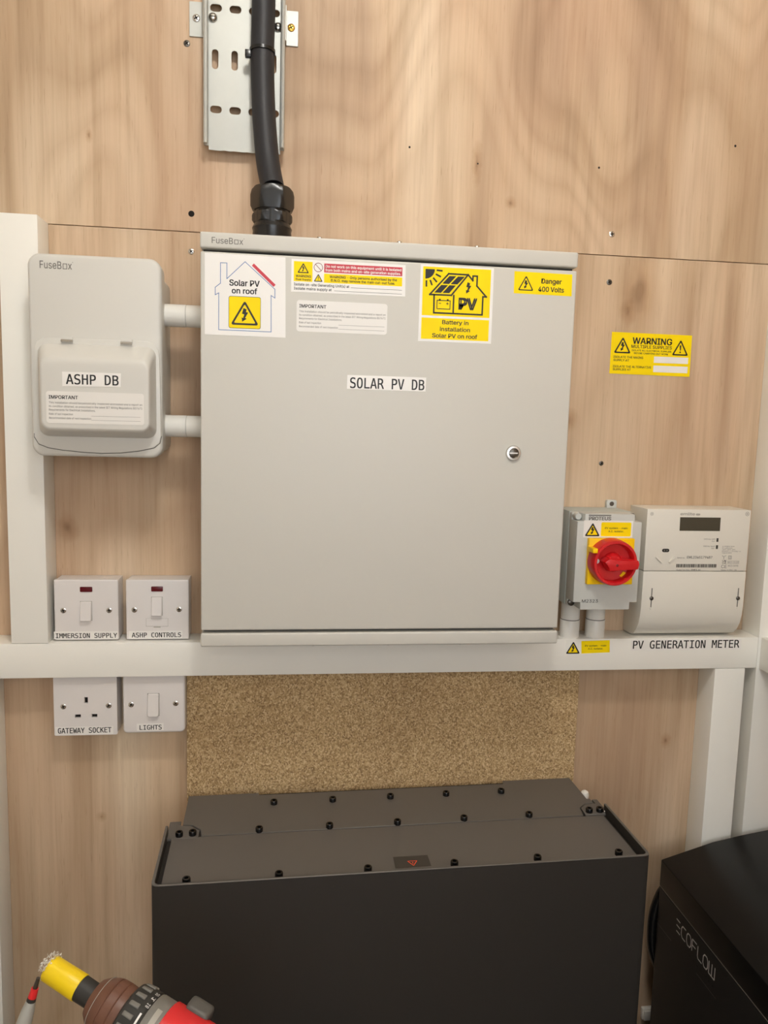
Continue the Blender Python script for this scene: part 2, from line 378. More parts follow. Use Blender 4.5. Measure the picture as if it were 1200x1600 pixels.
# ================================================================== THE ROOM
XL, XR, DF = -1150, 767, 2050
JZ = 234.5
wall = structure('wall_back', MB().box(XL - 40, XR + 40, -60, -18, -H, CEIL), M_PLY3, 'plywood back wall carrying the electrical equipment', None)
MB().box(XL, XR, -18, 0, JZ + 0.55, CEIL).build('plywood_panel', M_PLY1, wall, bevel=0.25, seg=1)
MB().box(XL, XR, -18, 0, -H, JZ - 0.55).build('plywood_panel', M_PLY2, wall, bevel=0.25, seg=1)
MB().box(-157.5, 441.5, 0, 12, -1130, -392).build('chipboard_panel', M_CHIP, wall, bevel=0.4, seg=1)
for x, z, r, mt_, a in ((-155.7, 478.7, 4.3, M_STEELD, 0.6), (-150.6, 208.3, 4.0, M_STEEL, 0.8), (456.2, 264.9, 4.4, M_STEEL, 0.2), (456.6, 196.0, 4.2, M_STEELD, 0.5), (461, -73.2, 3.6, M_STEELD, 0.9)):
    screw(wall, x, 0, z, r, mt_, a, 1.2)
for x, z, r in ((-150.4, 258.7, 4.2), (150.8, 366.7, 1.5), (430.6, 357.2, 1.6), (639.3, 401.6, 1.8), (250, 351, 1.2)):
    MB().lathe([(r, 0), (r * 0.9, 0.25)], (x, 0, z), 'd', 14).build('screw_hole', M_HOLE, wall)
structure('wall_left', MB().box(XL - 40, XL, 0, DF, -H, CEIL), M_CEIL)
structure('wall_right', MB().box(XR, XR + 40, 0, DF, -H, CEIL), M_PLY3)
structure('wall_front', MB().plate([(XL - 40, -H), (XR + 40, -H), (XR + 40, CEIL), (XL - 40, CEIL)], DF, DF + 40, [[(FILL_OPENING[0], FILL_OPENING[2]), (FILL_OPENING[1], FILL_OPENING[2]), (FILL_OPENING[1], FILL_OPENING[3]), (FILL_OPENING[0], FILL_OPENING[3])]]), M_CEIL)  # front wall, pierced by the added opening for fill light
structure('floor', MB().box(XL - 40, XR + 40, -60, DF + 40, -H - 40, -H), M_FLOOR)
structure('ceiling', MB().box(XL - 40, XR + 40, -60, DF + 40, CEIL, CEIL + 40), M_CEIL)
RZ0, RZ1, RD = -384.5, -335.0, 47
structure('trim_1', MB().box(XL, 713.5, 0, RD, RZ0, RZ1), M_PAINT, 'white painted timber rail running across the wall below the big cabinet', None, 2.2)
structure('trim_2', MB().box(-388, -339.2, 0, RD, RZ1, 235.2), M_PAINT, 'white painted timber post at the left standing on the rail', None, 1.8)
structure('trim_3', MB().box(645.7, 695.7, 0, 46.5, -H, RZ0), M_PAINT, 'white painted timber post below the rail at the right', None, 1.8)
structure('trim_4', MB().box(713.5, XR, 0, RD, -H, CEIL), M_PAINT, 'white painted corner post at the right edge', None, 1.8)
structure('trim_5', MB().box(717.5, XR, RD, DF, RZ0 - 1, RZ1), M_PAINT, 'white painted rail on the right wall running toward the viewer', None, 2.2)
structure('trim_6', MB().box(-465, -415.4, 0, RD, -H, RZ0), M_PAINT, 'white painted post below the rail at the left edge', None, 1.8)

# ================================================================== CABLE TRAY, CABLE, GLAND
t = thing('cable_tray', 'perforated galvanised cable tray fixed above the big cabinet', 'cable tray', (-78, 0, 341))
TX0, TX1, TZ0, TZ1 = -131.5, -24.5, 341, CEIL - 60
holes = []
for k in range(6):
    zz = 392 + k * 127.5
    for j in range(4): holes.append(slot(-115.9 + j * 25.4, zz, 15.5, 9.5))
    for j in range(4): holes.append(slot(-117.0 + j * 25.6, zz + 63.5, 8.6, 25))
rag = [(-125.5, TZ0 - 1)] + [(-122 + i * 6, TZ0 - 1 + random.uniform(-0.9, 0.5)) for i in range(1, 15)] + [(-29.5, TZ0 - 1)]
MB().plate(rag + [(-29.5, TZ1), (-125.5, TZ1)], 13.5, 15, [h for h in holes if max(p[1] for p in h) < TZ1]).build('tray_base', M_ZINC, t)
for sg, xa in ((1, TX0), (-1, TX1)):
    sec = [(xa, 14), (xa, 25), (xa + sg * 0.8, 27.2), (xa + sg * 2.8, 28), (xa + sg * 4.8, 27.2), (xa + sg * 5.4, 25), (xa + sg * 5.4, 23.5), (xa + sg * 4.2, 23.5), (xa + sg * 3.6, 25.6), (xa + sg * 1.6, 25.6), (xa + sg * 1.4, 18), (xa + sg * 6.0, 15.01), (xa + sg * 6.0, 13.51)]
    MB().loft([[(p[0], p[1], zz) for p in sec] for zz in (TZ0 + 4, TZ1)]).build('tray_flange', M_ZINC, t)
for x0, x1, z0, z1, sx, sz, mt_ in ((-152.2, -131, 487.4, 531.5, -142.9, 510.7, M_STEEL), (-25, -7.2, 486, 531, -16.8, 509.3, M_BRASS)):
    b_ = MB().box(x0, x1, 0, 2, z0, z1).box(max(x0, -131.4) if x0 > -100 else -133.5, -131.0 if x0 < -100 else -23, 0, 16, z0, z1).build('fixing_bracket', M_ZINC, t, bevel=0.4, seg=1)
    screw(t, sx, 2, sz, 5.0, mt_, 0.5, 1.6)
for x, z in ((-120, 507), (-34.5, 502)):
    bo = MB().lathe([(6.2, 0), (6.2, 1.0), (4.8, 3.2), (2.6, 4.6)], (x, 15, z), 'd', 18).build('roofing_bolt', M_STEEL, t)
    MB().box(x - 3.6, x + 3.6, 18.3, 19.75, z - 0.6, z + 0.6).build('bolt_slot', M_HOLE, bo)

c_pts = spline([(-50, 34, 1020), (-52, 34, 700), (-53, 33, 520), (-54, 34, 455), (-51.5, 40, 385), (-45.5, 54, 320), (-38.6, 68, 282), (-38.4, 70, 279.5)], 8)
cable = MB().tube(c_pts, 15.4, 24).build('power_cable', M_CABLE, None, origin=(-54, 34, 455))
tag(cable, 'thick black armoured cable dropping from the tray into the gland', 'cable')
MB().lathe([(15.9, -2.4), (16.9, -2.0), (16.9, 2.0), (15.9, 2.4)], (-54.0, 33.8, 462), 'z', 28, cap=False).build('cable_tie', M_BLACK, cable)
MB().box(-76.5, -68.5, 32, 40, 452, 461).build('tie_head', M_BLACK, cable, bevel=1.2)

g = thing('cable_gland', 'large black hexagonal gland nuts on top of the big cabinet', 'cable gland', (-38.4, 70, 204.5))
def hexring(r, z, chamf=1.0): return [(-38.4 + r * chamf * math.cos(math.radians(60 * i + 90)), 70 + r * chamf * math.sin(math.radians(60 * i + 90)), z) for i in range(6)]
def hexnut(name, r, z0, z1, ch):
    mb = MB(); n = 48; rings = []
    ap = r * math.cos(math.pi / 6)
    for z, k in ((z0, ch), (z0 + (z1 - z0) * 0.22, 1.0), (z1 - (z1 - z0) * 0.3, 1.0), (z1 - (z1 - z0) * 0.1, (1 + ch) / 2), (z1, ch * 0.94)):
        ring = []
        for i in range(n):
            a = 2 * math.pi * i / n; rel = (a + math.radians(30)) % math.radians(60) - math.radians(30)
            rh = ap / math.cos(rel); ring.append((-38.4 + min(rh, r * k) * math.cos(a + 0.5236), 70 + min(rh, r * k) * math.sin(a + 0.5236), z))
        rings.append(ring)
    return mb.loft(rings).build(name, M_BLACK, g)
hexnut('dome_nut', 28.4, 250, 279, 0.90)
MB().lathe([(23, 233), (23, 252)], (-38.4, 70, 0), 'z', 28).build('gland_neck', M_BLACK, g)
hexnut('body_nut', 26.2, 235, 248, 0.93)
MB().lathe([(26.2, 204.5), (26.6, 212), (25, 224), (26, 228), (23.5, 233)], (-38.4, 70, 0), 'z', 32).build('gland_body', M_BLACK, g)

# ================================================================== MAIN CABINET
MX0, MX1, MZ0, MZ1 = -123.3, 354.6, -314.2, 204.8
c = thing('distribution_board', 'big light grey steel cabinet labelled SOLAR PV DB in the middle of the wall', 'electrical cabinet', (115, 0, MZ0))
MB().box(MX0 + 1.2, MX1 - 1.2, 0, 122, MZ0 + 1.2, MZ1 - 1.2).build('body', M_CAB, c, bevel=1.5)
top = MB().box(MX0, MX1, 110, 140, 185.6, MZ1).build('top_cover', M_CAB, c, bevel=2.6, seg=3)
lg = MB(); logo_fb(lg, -109.2, -71.5, 191.4, 7.2, 140.12); lg.build('maker_name', M_INKG, top)
MB().box(MX0, MX1, 110, 140, MZ0, -296.2).build('bottom_cover', M_CAB, c, bevel=2.6, seg=3)
MB().box(MX0 + 3, MX1 - 3, 118, 128, -298, 187).build('shadow_gap', M_CAB_IN, c)
door = MB().box(MX0 + 0.5, MX1 - 0.6, 123, 139.7, -292.3, 181.6).build('cabinet_door', M_CAB, c, bevel=2.4, seg=3)
lk = MB().lathe([(10.2, 0), (10.2, 1.8), (9.2, 3.4), (6.7, 3.6), (6.4, 1.6)], (280.2, 139.6, -55.2), 'd', 30).build('lock', M_STEEL, c)
MB().lathe([(6.5, 1.0), (6.5, 2.4), (5.8, 2.9)], (280.2, 139.6, -55.2), 'd', 24).build('lock_core', M_STEELD, lk)
MB().box(274.8, 285.6, 142.2, 142.65, -56.0, -54.4).build('key_slot', M_STEEL, lk)
for zz in (82.5, 64, -3, -205, -222): MB().lathe([(4.0, 0), (4.0, -1.2), (2.5, -3.4)], (MX0 + 1.2, 112, zz), 'x', 14).build('side_screw', M_PLAS, c)
for xx in (22, 123, 224):
    MB().lathe([(4.5, 0), (4.5, 2), (3, 5.2)], (xx, 124, MZ1 - 1), 'z', 14).build('cover_screw', M_STEEL, c)
for xx in (22, 123, 222):
    MB().lathe([(4.2, 0), (4.2, -2), (3, -4.6)], (xx, 124, MZ0 + 1), 'z', 14).build('cover_screw', M_STEEL, c)
D0 = 139.7
# --- solar PV on roof sticker
s = MB().plate([(-117.6, 179.6), (-20, 179), (-18.9, 82), (-117.6, 82.3)], D0 - 0.2, D0 + 0.25).build('roof_sticker', M_STK, c); s['label'] = 'white sticker with blue house outline reading Solar PV on roof'
D1 = D0 + 0.35
MB().stroke([(-98.7, 168.7), (-91, 168.8), (-91, 150.1), (-69.1, 171.4), (-32.6, 140.2), (-32.5, 129.6), (-37.2, 132.6), (-36.8, 88.4), (-100.7, 88.6), (-100.7, 132.8), (-105, 130.3), (-105, 139.3), (-98.7, 144.4)], 0.75, D1, True).build('house_outline', M_BLUE, s)
MB().line((-59.4, 168.3), (-33.3, 144.6), 3.6, D1, 0.1).build('red_bar', M_SRED, s)
k = MB(); text(k, 'Solar PV', -88.1, -51.2, 142.3, 7.0, D1, bold=0.022); text(k, 'on roof', -85.1, -54.1, 133.2, 6.6, D1, bold=0.022); k.build('lettering', M_INK, s)
MB().flat(rrect(-88.6, -49.8, 91.2, 129.7, 2.5), D1).build('yellow_field', M_YEL, s)
k = MB(); hazard(k, None, -69.2, 125.2, 95.4, 34.5, D1 + 0.1, th=0.075); k.flat(rrect(-88.7, -49.7, 91.1, 129.8, 2.5), D1 + 0.1, [rrect(-88.2, -50.2, 91.6, 129.3, 2.2)]); k.build('hazard_symbol', M_INK, s)
# --- dual supply sticker
s = MB().plate([(-12.7, 177.9), (129.8, 177.5), (130.4, 138.9), (-12.8, 138.4)], D0 - 0.2, D0 + 0.25).build('supply_sticker', M_STK, c); s['label'] = 'white sticker with red and yellow warning bands'
k = MB(); k.rect(-9.7, 13.3, 151.3, 175.3, D1); k.rect(27.7, 125.9, 151.1, 162.1, D1); hazard(MB(), k, 20.6, 161.4, 152.0, 11.2, D1 + 0.08); k.build('yellow_field', M_YEL, s)
MB().rect(27.7, 125.8, 163.5, 174.3, D1).build('red_field', M_SRED, s)
k = MB(); hazard(k, None, 1.9, 173.8, 161.4, 14.6, D1 + 0.1); hazard(k, None, 20.6, 161.4, 152.0, 11.2, D1 + 0.15, 'bang')
text(k, 'WARNING', -7.3, 11.6, 156.3, 2.9, D1 + 0.1, bold=0.02); text(k, 'Dual Supply', -7.2, 11.5, 152.7, 2.2, D1 + 0.1, bold=0.02)
text(k, 'WARNING - Only persons authorised by the', 34.6, 119.3, 157.1, 3.0, D1 + 0.1, bold=0.02); text(k, 'D.N.O. may remove the main cut-out fuse.', 36.3, 116.8, 152.8, 3.0, D1 + 0.1, bold=0.02)
text(k, 'Isolate on-site Generating Unit(s) at', -9.4, 59.4, 146.2, 3.1, D1, bold=0.015); text(k, 'Isolate mains supply at', -9.4, 37.4, 141.2, 3.1, D1, bold=0.015)
k.rect(61.3, 126, 146.3, 146.7, D1); k.rect(40.5, 126, 141.5, 141.9, D1); k.build('lettering', M_INK, s)
k = MB(); text(k, 'Do not work on this equipment until it is isolated', 29.4, 124.4, 169.5, 3.1, D1 + 0.1, bold=0.018); text(k, 'from both mains and on-site generation supplies.', 29.2, 124, 164.9, 3.1, D1 + 0.1, bold=0.018); k.build('white_lettering', M_STK, s)
k = MB(); k.flat(circle(20.5, 169.1, 5.6, 28), D1, [circle(20.5, 169.1, 4.9, 28)]); k.line((16.9, 172.7), (24.1, 165.5), 0.7, D1 + 0.05); k.build('prohibition_symbol', mat('sign_maroon', '#7c2c3e', 0.4), s)
# --- important sticker
def important(parent, x0, x1, z0, z1, d, dotted, name, lab):
    s = MB().plate(rrect(x0, x1, z0, z1, 3.5), d - 0.2, d + 0.2).build(name, M_STKC, parent); s['label'] = lab
    wd = x1 - x0; hh = z1 - z0; e = d + 0.3; a = x0 + wd * 0.028; b = x1 - wd * 0.02
    k = MB(); text(k, 'IMPORTANT', a, a + wd * 0.295, z1 - hh * 0.235, hh * 0.105, e, bold=0.018); k.build('heading', M_INK, s)
    k = MB()
    text(k, 'This installation should be periodically inspected and tested and a report on', a, b, z1 - hh * 0.385, hh * 0.062, e, bold=0.004)
    text(k, 'its condition obtained, as prescribed in the latest IET Wiring Regulations BS7671', a, b, z1 - hh * 0.50, hh * 0.062, e, bold=0.004)
    text(k, 'Requirements for Electrical Installations.', a, a + wd * 0.47, z1 - hh * 0.61, hh * 0.062, e, bold=0.004)
    text(k, 'Date of last inspection', a, a + wd * 0.24, z1 - hh * 0.74, hh * 0.06, e, bold=0.004)
    text(k, 'Recommended date of next inspection', a, a + wd * 0.425, z1 - hh * 0.865, hh * 0.06, e, bold=0.004)
    for v in (0.75, 0.88):
        if dotted:
            n = 34
            for i in range(n):
                q = x0 + wd * (0.465 + 0.51 * i / n); k.rect(q, q + wd * 0.008, z1 - hh * v - 0.25, z1 - hh * v + 0.35, e)
        else: k.rect(x0 + wd * 0.455, x1 - wd * 0.04, z1 - hh * v - 0.12, z1 - hh * v + 0.14, e)
    k.build('lettering', M_INKG, s)
important(c, -5.6, 108.2, 90.6, 128.7, D0, True, 'inspection_sticker', 'pale sticker headed IMPORTANT')
# --- battery and PV sticker
s = MB().plate([(149, 179.5), (243.7, 179.2), (243.9, 84.7), (148.5, 84.5)], D0 - 0.2, D0 + 0.25).build('battery_sticker', M_STK, c); s['label'] = 'yellow sticker with a house, solar panels and battery symbol'
MB().rect(152.2, 240.1, 117.1, 177.2, D1).rect(152, 240, 87.7, 114.2, D1).build('yellow_field', M_YEL, s)
D2 = D1 + 0.1; k = MB()
k.flat([(155.2, 174.2), (167.3, 174.2)] + [(155.3 + 12 * math.cos(math.radians(-a)), 174.2 + 12 * math.sin(math.radians(-a))) for a in range(10, 91, 10)], D2)
for a, b in (((169.4, 173.2), (177.2, 172.7)), ((168.5, 168.4), (175.3, 165.3)), ((165.3, 163.8), (170.3, 158.6)), ((161.5, 160.9), (164.2, 154.4)), ((156.8, 160.2), (157, 152.4))): k.line(a, b, 2.1, D2, 0)
k.stroke([(185.2, 169.6), (210.4, 169.5), (189.5, 143.2), (161.6, 143.0)], 2.0, D2, True)
k.stroke([(210.4, 169.5), (216.7, 162.6), (216.7, 168.3), (222.3, 168.3), (222.2, 156.2), (235.0, 143.2), (230.6, 143.2), (230.5, 120.6), (167.5, 120.6), (167.3, 142.8)], 2.0, D2)
k.line((192.7, 143), (192.7, 121), 2.0, D2)
for q in ([(186.3, 166.9), (195, 167), (186.2, 157), (177.5, 157.1)], [(197.4, 166.8), (206.1, 166.8), (196.8, 157), (187.9, 156.9)], [(176.1, 155.5), (184.8, 155.5), (176, 145.6), (167.3, 145.6)], [(186.7, 155.5), (194.9, 155.5), (186.6, 145.7), (177.9, 145.7)]): k.flat(q, D2)
bolt(k, 211.6, 146.2, 14.2, D2); text(k, 'PV', 199.2, 223.4, 126.5, 13.6, D2, bold=0.045)
k.stroke([(171.4, 136.2), (188.3, 136.2), (188.3, 125.8), (171.4, 125.8)], 1.0, D2, True); k.rect(173.8, 176, 136, 138.2, D2); k.rect(184, 186.2, 136, 138.2, D2)
k.rect(173.6, 176.6, 132.2, 133, D2); k.rect(183.2, 186.4, 132.2, 133, D2); k.rect(184.4, 185.2, 131, 134.2, D2)
text(k, 'Battery in', 178.9, 213.2, 107.0, 5.0, D2, bold=0.018); text(k, 'installation', 176.1, 215.5, 98.3, 5.0, D2, bold=0.018); text(k, 'Solar PV on roof', 166.4, 225.4, 90.0, 5.0, D2, bold=0.018)
k.build('lettering', M_INK, s)
# --- danger sticker
s = MB().plate([(270.8, 177.1), (347.7, 176.6), (348.2, 149.2), (271, 149.7)], D0 - 0.2, D0 + 0.25).build('danger_sticker', M_YEL, c); s['label'] = 'small yellow sticker reading Danger 400 Volts'
k = MB(); hazard(k, None, 286.5, 172.6, 153.6, 21, D1, th=0.07); text(k, 'Danger', 306.8, 334.0, 163.6, 6.0, D1, bold=0.02); text(k, '400 Volts', 303.2, 337.5, 153.4, 6.0, D1, bold=0.02); k.build('lettering', M_INK, s)
# --- name label
s = MB().plate([(59.3, 39), (160.7, 39), (160.4, 21.3), (59, 21.6)], D0 - 0.2, D0 + 0.2).build('name_label', M_TAPE, c); s['label'] = 'white label reading SOLAR PV DB'
k = MB(); text(k, 'SOLAR PV DB', 62.9, 158.6, 22.9, 12.9, D1, 'mono', 0.010); k.build('lettering', M_INK, s)

# ================================================================== LEFT CONSUMER UNIT
a = thing('consumer_unit', 'smaller rounded plastic consumer unit labelled ASHP DB at the left', 'consumer unit', (-256, 0, -73))
AX0, AX1, AZ0, AZ1 = -337.0, -175.6, -73.6, 177.3
MB().plate(rrect(AX0 + 4, AX1 - 4, AZ0 + 5, AZ1 - 12, 12), 0, 78).build('back_box', M_PLAS, a, bevel=1.5)
cov = MB(); rings = []
for dd, ins in ((72, 0.5), (90, 0), (96.5, 0.2), (99, 1.6), (100, 4)):
    rings.append([(p[0], dd, p[1]) for p in rrect(AX0 + ins, AX1 - ins, AZ0 + ins, AZ1 - ins, 15 - ins * 0.5, 8)])
cover = cov.loft(rings).build('front_cover', M_PLAS, a)
k = MB(); logo_fb(k, -321.8, -283.5, 158.8, 9.0, 100.15); k.build('maker_name', M_INKG, cover)
dpoly = [(-331.5, 45), (-331, 60), (-327.5, 69), (-319, 74.6), (-194, 74.6), (-185, 71.5), (-179.6, 64), (-178, 52), (-177, -45), (-179, -54), (-186, -60), (-205, -64.5), (-228, -67.4), (-251, -68.4), (-275, -67.4), (-300, -65.2), (-317, -62.6), (-328, -58), (-333, -49)]
dr = MB().plate(dpoly, 98, 102).build('window_door', M_PLAS, a, bevel=1.2)
MB().plate([(-333.9, -45), (-333.9, -50), (-328.6, -58.9), (-317.2, -63.5), (-300, -66.1), (-275, -68.4), (-251, -69.4), (-228, -68.4), (-205, -65.5), (-185.6, -60.8), (-178.2, -54.4), (-176.2, -45)], 99.6, 100.3).build('door_gap', M_INKG, a)
dome = MB(); rings = []
def dring(t, dd, r):      # t 0 base .. 1 front
    def mix(p, q): return p + (q - p) * t
    return [(p[0], dd, p[1]) for p in rrect(mix(-326, -313.5), mix(-182.5, -187.5), mix(-48, -37), mix(67, 43), r, 8)]
for t_, dd, r in ((-0.02, 101, 12), (0.0, 103, 12), (0.10, 107, 12), (0.30, 114.5, 12), (0.52, 122, 12), (0.68, 126.6, 12), (0.82, 129.2, 11), (1.0, 130.2, 9), (1.1, 130.3, 8)): rings.append(dring(t_, dd, r))
dome.loft(rings).build('door_bulge', M_PLAS, dr)
for hx in (-290.3, -218.2):
    hg = MB().box(hx - 6.8, hx + 6.8, 100, 105, 71.5, 76).build('hinge', M_PLAS, a, bevel=0.8)
    MB().lathe([(1.9, -7), (1.9, 7)], (hx, 104.2, 71.2), 'x', 12).build('hinge_pin', M_STEEL, hg)
s = MB().plate([(-289.6, 31.7), (-220, 31.9), (-220.5, 15.2), (-289.7, 14.2)], 130.0, 130.55).build('name_label', M_TAPE, a); s['label'] = 'white label reading ASHP DB'
k = MB(); text(k, 'ASHP DB', -285.2, -222.8, 17.0, 11.9, 130.7, 'mono', 0.010); k.build('lettering', M_INK, s)
important(a, -309.2, -192.5, -31.2, 7.8, 130.4, False, 'inspection_sticker', 'pale sticker headed IMPORTANT')

# conduits joining the two boards
for zc, lab in ((112.8, 'upper short white conduit joining the ASHP board to the big cabinet'), (-32, 'lower short white conduit joining the ASHP board to the big cabinet')):
    q = thing('conduit_coupling', lab, 'conduit', (-150, 70, zc), 'short conduits between the two boards')
    MB().lathe([(14.6, 0), (14.6, 30.5), (14.1, 31)], (-180.5, 62, zc), 'x', 30).build('adaptor', M_PVC, q)
    MB().lathe([(13.4, 0), (13.4, 2)], (-149.8, 62, zc), 'x', 30).build('joint', M_INKL, q)
    MB().lathe([(14.1, 0), (14.4, 0.6), (14.4, 26)], (-149.0, 62, zc), 'x', 30).build('sleeve', M_PVC, q)

# ================================================================== SWITCHES AND SOCKET
def plate_box(name, label, cat, x0, z0, rounded=False):
    q = thing(name, label, cat, (x0 + 43, 0, z0))
    MB().box(x0 + 0.8, x0 + 85.2, 0, 28, z0 + 0.8, z0 + 85.2).build('back_box', M_SW, q, bevel=1.2)
    return q
def faceplate(q, x0, z0, holes=(), bev=2.2, r=2.0):
    return MB().plate(rrect(x0, x0 + 86, z0, z0 + 86, r, 4), 28.3, 37, holes).build('faceplate', M_SW, q, bevel=0 if holes else bev, seg=3, angle=60)
def label_tape(q, body, x0, x1, z0, z1, tx0, tx1, zb, cap):
    s = MB().rect(x0, x1, z0, z1, 37.12).build('name_label', M_TAPE, q); s['label'] = 'white label reading ' + body
    k = MB(); text(k, body, tx0, tx1, zb, cap, 37.22, 'mono', 0.012); k.build('lettering', M_INK, s)
def rocker(q, x0, x1, z0, z1, tilt, r=1.0, name='rocker'):
    rg = []
    for dd, ins in ((36.5, 0), (40.6, 0), (41.6, 0.8)):
        rg.append([(p[0], dd + tilt * ((p[1] - (z0 + z1) / 2) / (z1 - z0)), p[1]) for p in rrect(x0 + ins, x1 - ins, z0 + ins, z1 - ins, r, 4)])
    MB().rect(x0 - 0.6, x1 + 0.6, z0 - 0.6, z1 + 0.6, 37.06).build(name + '_gap', M_INKL, q)
    return MB().loft(rg).build(name, M_SW, q)
S1X, S1Z = -333.3, -333.4
q = plate_box('isolator_switch', 'white switch with red neon labelled IMMERSION SUPPLY on the rail', 'switch', S1X, S1Z)
faceplate(q, S1X, S1Z); rocker(q, -298, -283.2, -305, -278.2, -3.6)
MB().plate(rrect(-298.4, -281.8, -264.6, -257.3, 1.2), 36.8, 37.9).build('neon_lens', M_NEON, q, bevel=0.4)
screw(q, -321.2, 36.9, -290.8, 3.9, M_STEEL, 0.3, 0.9); screw(q, -259.9, 36.9, -290.7, 3.9, M_STEEL, 0.1, 0.9)
label_tape(q, 'IMMERSION SUPPLY', -334.4, -248.4, -331.6, -320.8, -332, -249.4, -330.2, 6.7)
S2X = -237.0
q = plate_box('fused_spur', 'white fused switch with red neon labelled ASHP CONTROLS on the rail', 'switch', S2X, S1Z)
faceplate(q, S2X, S1Z); rocker(q, -201.9, -187.5, -298.2, -272.2, -3.6)
MB().plate(rrect(-202.4, -186.3, -264, -256.7, 1.2), 36.8, 37.9).build('neon_lens', M_NEON, q, bevel=0.4)
f_ = MB().plate(rrect(-209.7, -179.8, -314.2, -303.3, 1.0), 36.8, 37.5).build('fuse_carrier', M_SW, q, bevel=0.3, seg=1)
MB().stroke([(-209.8, -303.2), (-179.7, -303.2), (-179.7, -314.3), (-209.8, -314.3)], 0.35, 37.1, True).rect(-199.5, -190, -316, -314.8, 37.15).build('carrier_gap', M_INKL, q)
screw(q, -225.6, 36.9, -290.3, 3.9, M_STEEL, 0.7, 0.9); screw(q, -164.3, 36.9, -289.8, 3.9, M_STEEL, 0.0, 0.9)
label_tape(q, 'ASHP CONTROLS', -233.5, -160, -331.8, -320.7, -229.6, -161.7, -330, 6.6)
S3X, S3Z = -337.0, -472.2
q = plate_box('wall_socket', 'white single socket outlet labelled GATEWAY SOCKET under the rail', 'socket', S3X, S3Z)
fp = faceplate(q, S3X, S3Z, [[(-295.6, -425.4), (-290.8, -425.4), (-290.8, -416.3), (-295.6, -416.3)], [(-308.8, -446.4), (-300.7, -446.4), (-300.7, -441.4), (-308.8, -441.4)], [(-286, -446.3), (-278.3, -446.3), (-278.3, -441.3), (-286, -441.3)]])
MB().rect(-310, -277, -448, -415, 33).build('shutter', M_HOLE, q)
screw(q, -324.1, 36.9, -429.4, 3.9, M_STEEL, 0.4, 0.9); screw(q, -262.4, 36.9, -429.2, 3.9, M_STEEL, 0.2, 0.9)
label_tape(q, 'GATEWAY SOCKET', -335.6, -256.7, -471.4, -459.4, -332.3, -259.2, -468.7, 7.6)
S4X, S4Z = -243.0, -471.0
q = plate_box('light_switch', 'white light switch with rounded rocker labelled LIGHTS under the rail', 'switch', S4X, S4Z)
faceplate(q, S4X, S4Z, r=6, bev=3.0); rocker(q, -208.6, -192.9, -445.4, -412.6, -3.0, 2.5)
screw(q, -231.6, 36.9, -428.4, 3.9, M_STEEL, 0.9, 0.9); screw(q, -169.8, 36.9, -427.8, 3.9, M_STEEL, 0.5, 0.9)
label_tape(q, 'LIGHTS', -224.2, -186.8, -467.6, -456.8, -220.4, -189.5, -466.1, 6.8)

# ================================================================== ROTARY ISOLATOR
i_ = thing('rotary_isolator', 'grey enclosed isolator with red rotary handle on a yellow plate', 'isolator switch', (441, 0, -279))
IX0, IX1, IZ0, IZ1 = 393.5, 489.5, -279.5, -140.5
MB().box(IX0, IX1, 0, 56, IZ0, IZ1).build('base', M_ISOB, i_, bevel=2.0)
n_ = 11.0
outl = [(IX0 + n_, IZ1), (IX1 - n_, IZ1), (IX1 - n_, IZ1 - n_), (IX1, IZ1 - n_), (IX1, IZ0 + n_), (IX1 - n_, IZ0 + n_), (IX1 - n_, IZ0), (IX0 + n_, IZ0), (IX0 + n_, IZ0 + n_), (IX0, IZ0 + n_), (IX0, IZ1 - n_), (IX0 + n_, IZ1 - n_)]
lid = MB().plate(rrect(IX0 + 0.5, IX1 - 0.5, IZ0 + 0.5, IZ1 - 0.5, 3), 57, 66).plate(outl, 60, 90).build('lid', M_ISO, i_, bevel=1.2, seg=2, angle=50)
for x, z in ((IX0 + 5.5, IZ1 - 5.5), (IX1 - 5.5, IZ1 - 5.5), (IX0 + 5.5, IZ0 + 5.5), (IX1 - 5.5, IZ0 + 5.5)):
    big = x < 420 and z > -200
    MB().lathe([(4.8, 0), (4.8, 12 if big else 3), (4.0, 13 if big else 3.6)], (x, 66, z), 'd', 16).build('lid_screw', M_ISO if big else M_STEELD, i_)
for x, z in ((479, IZ1),):
    lug = MB().plate(rrect(x - 8, x + 8, z - 3, z + 12, 3), 0, 7).build('mounting_lug', M_ISO, i_, bevel=0.8)
    MB().lathe([(3.6, 7), (3.2, 7.6)], (x, 0, z + 6), 'd', 14).build('lug_screw', M_STEELD, lug)
k = MB(); text(k, 'PROTEUS', 409.7, 442.8, -149.4, 5.0, 90.12, bold=0.03); k.rect(409.4, 442.6, -143.2, -141.6, 90.12); k.build('maker_name', M_INKG, lid)
k = MB(); text(k, 'M2323', 406.5, 430.5, -268.8, 4.4, 90.12, bold=0.004); k.build('model_number', M_INK, lid)
def isolator_label(parent, x0, x1, z0, z1, d, white=True):
    if white: s = MB().plate([(x0, z1), (x1, z1), (x1, z0), (x0, z0)], d - 0.2, d + 0.2).build('isolator_label', M_STK, parent); s['label'] = 'label with hazard triangle reading PV system main A.C. isolator'
    else: s = parent
    return s
s = isolator_label(i_, 402.9, 476.1, -174.2, -149.8, 90.1)
k = MB(); k.flat(rrect(428.6, 473.4, -172.3, -152.2, 2), 90.42); hk = MB(); hazard(hk, k, 416, -152.8, -172.4, 22.8, 90.5)
k.build('yellow_field', M_YEL, s)
text(hk, 'PV system - main', 434.2, 467.8, -161.7, 2.5, 90.52, bold=0.012); text(hk, 'A.C. isolator.', 439.6, 462.6, -166.3, 2.5, 90.52, bold=0.012); hk.build('lettering', M_INK, s)
yp = MB().box(409.4, 477, 89.5, 97.5, -240.8, -174.6).build('yellow_plate', M_YELP, i_, bevel=1.2)
